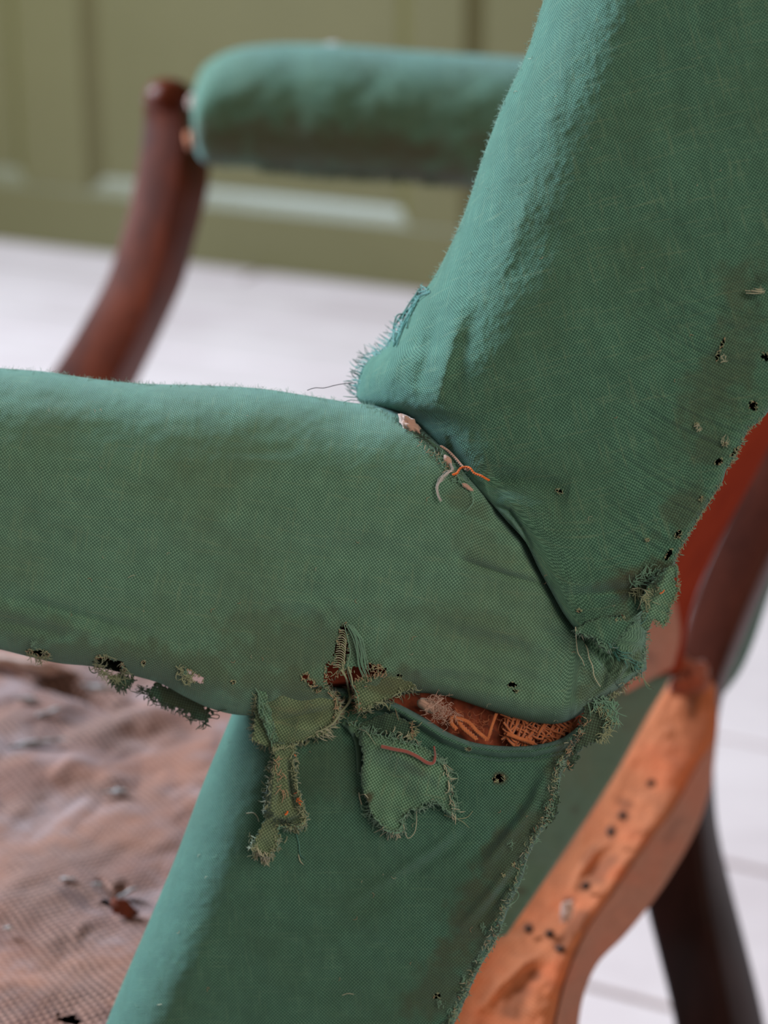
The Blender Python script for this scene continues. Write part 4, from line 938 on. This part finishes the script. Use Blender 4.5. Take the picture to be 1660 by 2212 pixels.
# far upright running into the splayed rear leg
beam('rear_upright', [((1775, 740), (1900, 760), (1940, 770), 1.10, 1.085, 1.11), ((1700, 880), (1820, 925), (1845, 935), 1.095, 1.08, 1.105), ((1622, 1010), (1738, 1068), (1765, 1080), 1.09, 1.075, 1.10), ((1560, 1135), (1670, 1180), (1698, 1190), 1.09, 1.075, 1.10), ((1512, 1245), (1618, 1290), (1648, 1298), 1.09, 1.075, 1.10),
                      ((1478, 1365), (1575, 1400), (1602, 1408), 1.09, 1.075, 1.10), ((1462, 1480), (1540, 1500), (1566, 1504), 1.09, 1.075, 1.10), ((1450, 1600), (1524, 1610), (1549, 1614), 1.09, 1.075, 1.10), ((1440, 1700), (1518, 1705), (1545, 1706), 1.09, 1.075, 1.10)], M_MAHD, chair, 60, .004)
beam('rear_leg', [((1400, 1600), (1505, 1600), (1548, 1600), 1.095, 1.08, 1.115), ((1385, 1700), (1506, 1700), (1548, 1697), 1.095, 1.08, 1.115), ((1383, 1800), (1512, 1795), (1556, 1788), 1.095, 1.08, 1.115), ((1388, 1930), (1524, 1920), (1582, 1905), 1.095, 1.08, 1.12), ((1415, 2050), (1545, 2040), (1612, 2020), 1.095, 1.08, 1.12),
                  ((1442, 2160), (1566, 2150), (1640, 2130), 1.10, 1.085, 1.125), ((1470, 2300), (1596, 2290), (1672, 2270), 1.10, 1.09, 1.13), ((1560, 2700), (1690, 2690), (1770, 2670), 1.12, 1.11, 1.15), ((1720, 3180), (1835, 3170), (1905, 3150), 1.15, 1.14, 1.18), ((1790, 3395), (1895, 3385), (1962, 3365), 1.17, 1.16, 1.20)], M_EBON, chair, 60, .004)
quad_body('upright_cover_edge', [(1722, 1030), (1664, 1180), (1622, 1300), (1582, 1410), (1556, 1478), (1546, 1500)], [(1760, 1050), (1705, 1180), (1662, 1290), (1624, 1400), (1598, 1455), (1566, 1498)], [1.085, 1.085], [1.115, 1.115], M_TATD, chair, 8, 70, .006, .002, 14, None, None, 'dark green cloth edge on the far upright', .001)

# ------------------------------------------------------------------ far arm
FT = [(419, 190), (436, 148), (468, 122), (515, 104), (575, 96), (650, 94), (730, 97), (850, 106), (960, 114), (1130, 125), (1300, 140)]
FB = [(424, 330), (442, 352), (470, 360), (530, 362), (590, 369), (680, 380), (740, 382), (850, 388), (1010, 405), (1130, 420), (1300, 440)]
def far_depth(U, V, PX, PY):
    z = 1.36 - 0.07 * (PX - 420) / 1000 + .05 * (PY - 200) / 1000
    return z + .060 * rnd(V / .50) + .030 * rnd((1 - V) / .35) + .014 * rnd(U / .05) + .0016 * fbm(PX / 90, PY / 60, 3)
far = body('far_arm_pad', FT, FB, [FT[0], (416, 220), (416, 280), FB[0]], [FT[-1], FB[-1]], 200, 90, far_depth, M_FAR, chair, .05, stain_shade=[(700, 320, 420, 60, 3, .75), (900, 385, 260, 30, 3, .85), (545, 290, 14, 12, 0, .5)], raster=False)  # two broad spots put the shade of the pad's lower half into its colour
T = Tubes(4); g = np.random.default_rng(5)
for _ in range(170):
    x = g.uniform(560, 1000); y = np.interp(x, [p[0] for p in FB], [p[1] for p in FB]); L = g.uniform(4, 12); a = 1.57 + g.normal(0, .7)
    z = float(far_depth(np.array(.5), np.array(.97), np.array(x), np.array(y)))
    C = curve([(x, y - 6), (x + math.cos(a) * L * .5, y + math.sin(a) * L * .5), (x + math.cos(a + .5) * L, y + math.sin(a + .5) * L)], 5); T.add(place(C[:, 0], C[:, 1], np.full(5, z)), .0004)
T.build('frayed_hem', M_TH_D, far)
lump('lint', 722, 98, 1.40, 16, 6, .004, 0, M_WHITE, far, 2, None, .3)
HR = []
for (l, m, r, dz) in (((322, 196), (352, 204), (372, 196), .01), ((310, 212), (392, 236), (412, 216), 0), ((311, 250), (396, 280), (424, 262), 0), ((303, 320), (390, 350), (452, 330), 0), ((292, 385), (382, 412), (452, 395), 0), ((277, 455), (366, 478), (438, 462), 0), ((255, 530), (350, 550), (418, 535), 0), ((228, 605), (325, 628), (396, 612), 0), ((188, 680), (298, 706), (362, 690), 0),
                      ((148, 748), (266, 780), (328, 762), 0), ((100, 820), (222, 856), (290, 838), 0), ((30, 910), (160, 950), (235, 930), 0), ((-40, 1010), (95, 1050), (170, 1030), 0)):
    HR.append((l, m, r, 1.425 + dz, 1.405 + dz, 1.46 + dz))
sup = beam('arm_support', HR, M_MAH, chair, 70, .006)
lump('support_knob', 364, 205, 1.425, 52, 37, .020, 3, M_MAH, sup, 11, None, .03)
lump('felt_wad', 418, 222, 1.40, 12, 16, .006, 0, M_PINK, far, 12, None, .3)
lump('felt_wad', 410, 302, 1.405, 9, 18, .005, 0, M_RUST if False else M_JUTE, far, 13, 'orange stuffing by the support', .3)

# ------------------------------------------------------------------ stripped seat
SY = math.radians(25.0); S_W = np.array([math.sin(SY), math.cos(SY), 0]); S_U = np.array([-math.cos(SY), math.sin(SY), 0])
SEATZ = CAMZ - .43
def seat():
    o0 = np.array([-0.0955, 0.579, SEATZ])
    n1, n2 = 420, 420
    a = np.linspace(-.02, .62, n1)[:, None]; b = np.linspace(-.12, .60, n2)[None, :]
    P = o0 + S_U * a[..., None] + S_W * b[..., None]
    px, py, z = project(P)
    h = .0022 * fbm(a * 14 + 3, b * 14 + 1, 4) + .0016 * np.abs(fbm(a * 42 + 8, b * 30 + 3, 3)) 
    creases = ridge(px, py, [(0, 1430), (90, 1470), (180, 1490), (260, 1530)], 14, -.010) + ridge(px, py, [(140, 1600), (300, 1560), (420, 1540)], 26, .006) + ridge(px, py, [(0, 1700), (150, 1660), (300, 1690)], 40, .004) + ridge(px, py, [(210, 1905), (245, 1940), (280, 1915)], 9, -.004) + ridge(px, py, [(150, 2060), (175, 2010), (190, 1990)], 12, .0010)
    P[..., 2] += h + creases
    edge = np.minimum(np.minimum(a + .02, .62 - a), np.minimum(b + .12, .60 - b))
    P[..., 2] -= .02 * rnd(edge / .03)
    idx = np.arange(n1 * n2).reshape(n1, n2)
    f = np.stack([idx[:-1, :-1], idx[1:, :-1], idx[1:, 1:], idx[:-1, 1:]], -1).reshape(-1, 4)
    kill = hole_mask(px[:-1, :-1], py[:-1, :-1], [(232, 1958, 15, 8, 20), (150, 2206, 26, 9, 10)]).ravel()
    st = stain_shade_mask(px, py, [(90, 1480, 70, 9, 22, .8), (190, 1512, 60, 10, 12, .9), (270, 1532, 30, 8, 0, .8), (60, 1620, 90, 18, 0, .35), (250, 1640, 60, 30, 20, .35), (150, 1940, 60, 14, 30, .5), (290, 1960, 30, 14, 20, .6), (60, 2160, 80, 40, 10, .3), (470, 1600, 12, 24, 20, .5), (160, 1550, 40, 20, 0, .4)])
    uv = np.stack(np.broadcast_arrays(a, b), -1)
    bot = P.copy(); bot[..., 2] = SEATZ - .05
    V = np.concatenate([P.reshape(-1, 3), bot.reshape(-1, 3)])
    rim = []
    loop = list(idx[0, :]) + list(idx[1:, -1]) + list(idx[-1, -2::-1]) + list(idx[-2:0:-1, 0])
    for i in range(len(loop)):
        p, q = loop[i], loop[(i + 1) % len(loop)]; rim.append((p, q, q + n1 * n2, p + n1 * n2))
    faces = np.concatenate([f[~kill], np.array(rim), f[:, ::-1] + n1 * n2])
    o = mesh_obj('seat', V, faces, M_BURLAP, chair, np.concatenate([uv.reshape(-1, 2)] * 2), {'stain_shade': np.concatenate([st.ravel()] * 2)})
    o['label'] = 'bare seat of pinkish brown hessian'
    return o
seat_o = seat()
def seat_z(px, py):
    p = ray_plane(px, py, (0, 0, SEATZ + .004), np.array([0, 0, 1.0])); return float(project(p)[2])
for i, (x, y, rx, ry, ang) in enumerate(((225, 1488, 34, 10, 8), (85, 1604, 46, 8, -6), (60, 1512, 20, 8, 0), (212, 1912, 10, 8, 0), (275, 1928, 26, 6, -30), (20, 2005, 9, 7, 0), (100, 1540, 26, 8, -20), (250, 1710, 30, 9, 0), (145, 1898, 16, 5, 0))):
    lump('lint', x, y, seat_z(x, y) + .001, rx * .9, ry * .55, .0010, ang, M_WHITE, seat_o, i, None, .8)
lump('felt_wad', 268, 1968, seat_z(268, 1968), 26, 12, .0006, 20, M_FELT, seat_o, 30, None, .9)
lump('felt_wad', 60, 1440, seat_z(60, 1440), 90, 16, .006, 8, M_PINK, seat_o, 31, None, .3)

# ------------------------------------------------------------------ legs below the picture's edge
def straight_leg(name, top, bottom, w0, w1, mat):
    c = []
    for p, w in ((top, w0), (bottom, w1)):
        for (i, j) in ((-1, -1), (1, -1), (1, 1), (-1, 1)):
            q = np.array(p) + S_U * i * w + S_W * j * w; c.append((q[0], q[1], p[2]))
    o = mesh_obj(name, c, [(3, 2, 1, 0), (4, 5, 6, 7), (0, 1, 5, 4), (1, 2, 6, 5), (2, 3, 7, 6), (3, 0, 4, 7)], mat, chair, flat=True)
    b = o.modifiers.new('bevel', 'BEVEL'); b.width = .004; b.segments = 2
q = place(95, 1050, 1.43); straight_leg('front_leg', (q[0], q[1], q[2]), (q[0] - .02, q[1], 0), .022, .018, M_MAHD)
q = place(-480, 2560, .80); straight_leg('front_leg', (q[0], q[1], q[2]), (q[0] - .02, q[1], 0), .022, .018, M_MAHD)
q = place(560, 2420, .72); straight_leg('rear_leg', (q[0], q[1], q[2]), (q[0] + .06, q[1] - .02, 0), .022, .018, M_EBON)

# ------------------------------------------------------------------ small loose things
def loose(name, pts, r, mat, label, cat, lift=.0022, twisted=0, z=None, n=40):
    T = Tubes(6)
    if twisted:
        P = np.array(pts, float); C = curve(P, n); D = depth_at(C[:, 0], C[:, 1]); D = np.convolve(np.pad(D, 4, mode='edge'), np.ones(9) / 9, 'valid')
        t = np.linspace(0, twisted * 2 * np.pi, n)
        for k in range(2):
            o = r * .8 * F / .63
            T.add(place(C[:, 0] + o * np.cos(t + k * np.pi), C[:, 1] + o * np.sin(t + k * np.pi), D - lift), r)
    else:
        strand(T, pts, r, lift, n, .6, z)
        if 'white' in name:
            for k in range(16):
                strand(T, [(a + RNG.normal(0, 2.2), b + RNG.normal(0, 2.2)) for a, b in pts[RNG.integers(0, 3):]], .00005, lift, n, .5, z)
    o = T.build(name, mat, None, stuff=False); o['label'] = label; o['category'] = cat
    return o
loose('orange_thread', [(979, 1026), (988, 1022), (995, 1012), (1005, 1009), (1015, 1011), (1025, 1022), (1040, 1028), (1050, 1034), (1057, 1038)], .00024, M_ORANGE, 'short bright orange twisted thread sticking out of the seam of arm and backrest', 'thread', .004, 9, n=70)
loose('pale_thread', [(953, 964), (968, 974), (985, 991), (1004, 1012), (1012, 1016)], .00028, M_PINK, 'pale pink twisted thread across the seam, touching the orange thread', 'thread', .0034, 8, n=60)
loose('white_thread', [(974, 1000), (978, 1015), (968, 1022), (952, 1036), (945, 1052), (948, 1072), (953, 1082)], .00012, M_WHITE, 'fluffy white curled thread hanging from the seam onto the arm', 'thread', .0022)
loose('rose_yarn', [(824, 1612), (850, 1618), (880, 1624), (905, 1636), (925, 1648), (936, 1648), (940, 1638), (938, 1612)], .00058, M_ROSE, 'rose brown hooked yarn end lying on the loose green patch', 'yarn', .0026, n=44)
loose('dark_cord', [(742, 1560), (757, 1573), (768, 1592), (775, 1620), (776, 1645), (775, 1672)], .0009, M_TATD, 'dark curved cord hanging beside the loose green patch', 'cord', .001, n=40)
loose('hair_strand', [(664, 843), (680, 838), (700, 838), (725, 832), (750, 828), (771, 827)], .00013, M_HAIR, 'single dark hair curving left from the backrest corner against the floor', 'hair', 0.0, z=.655)
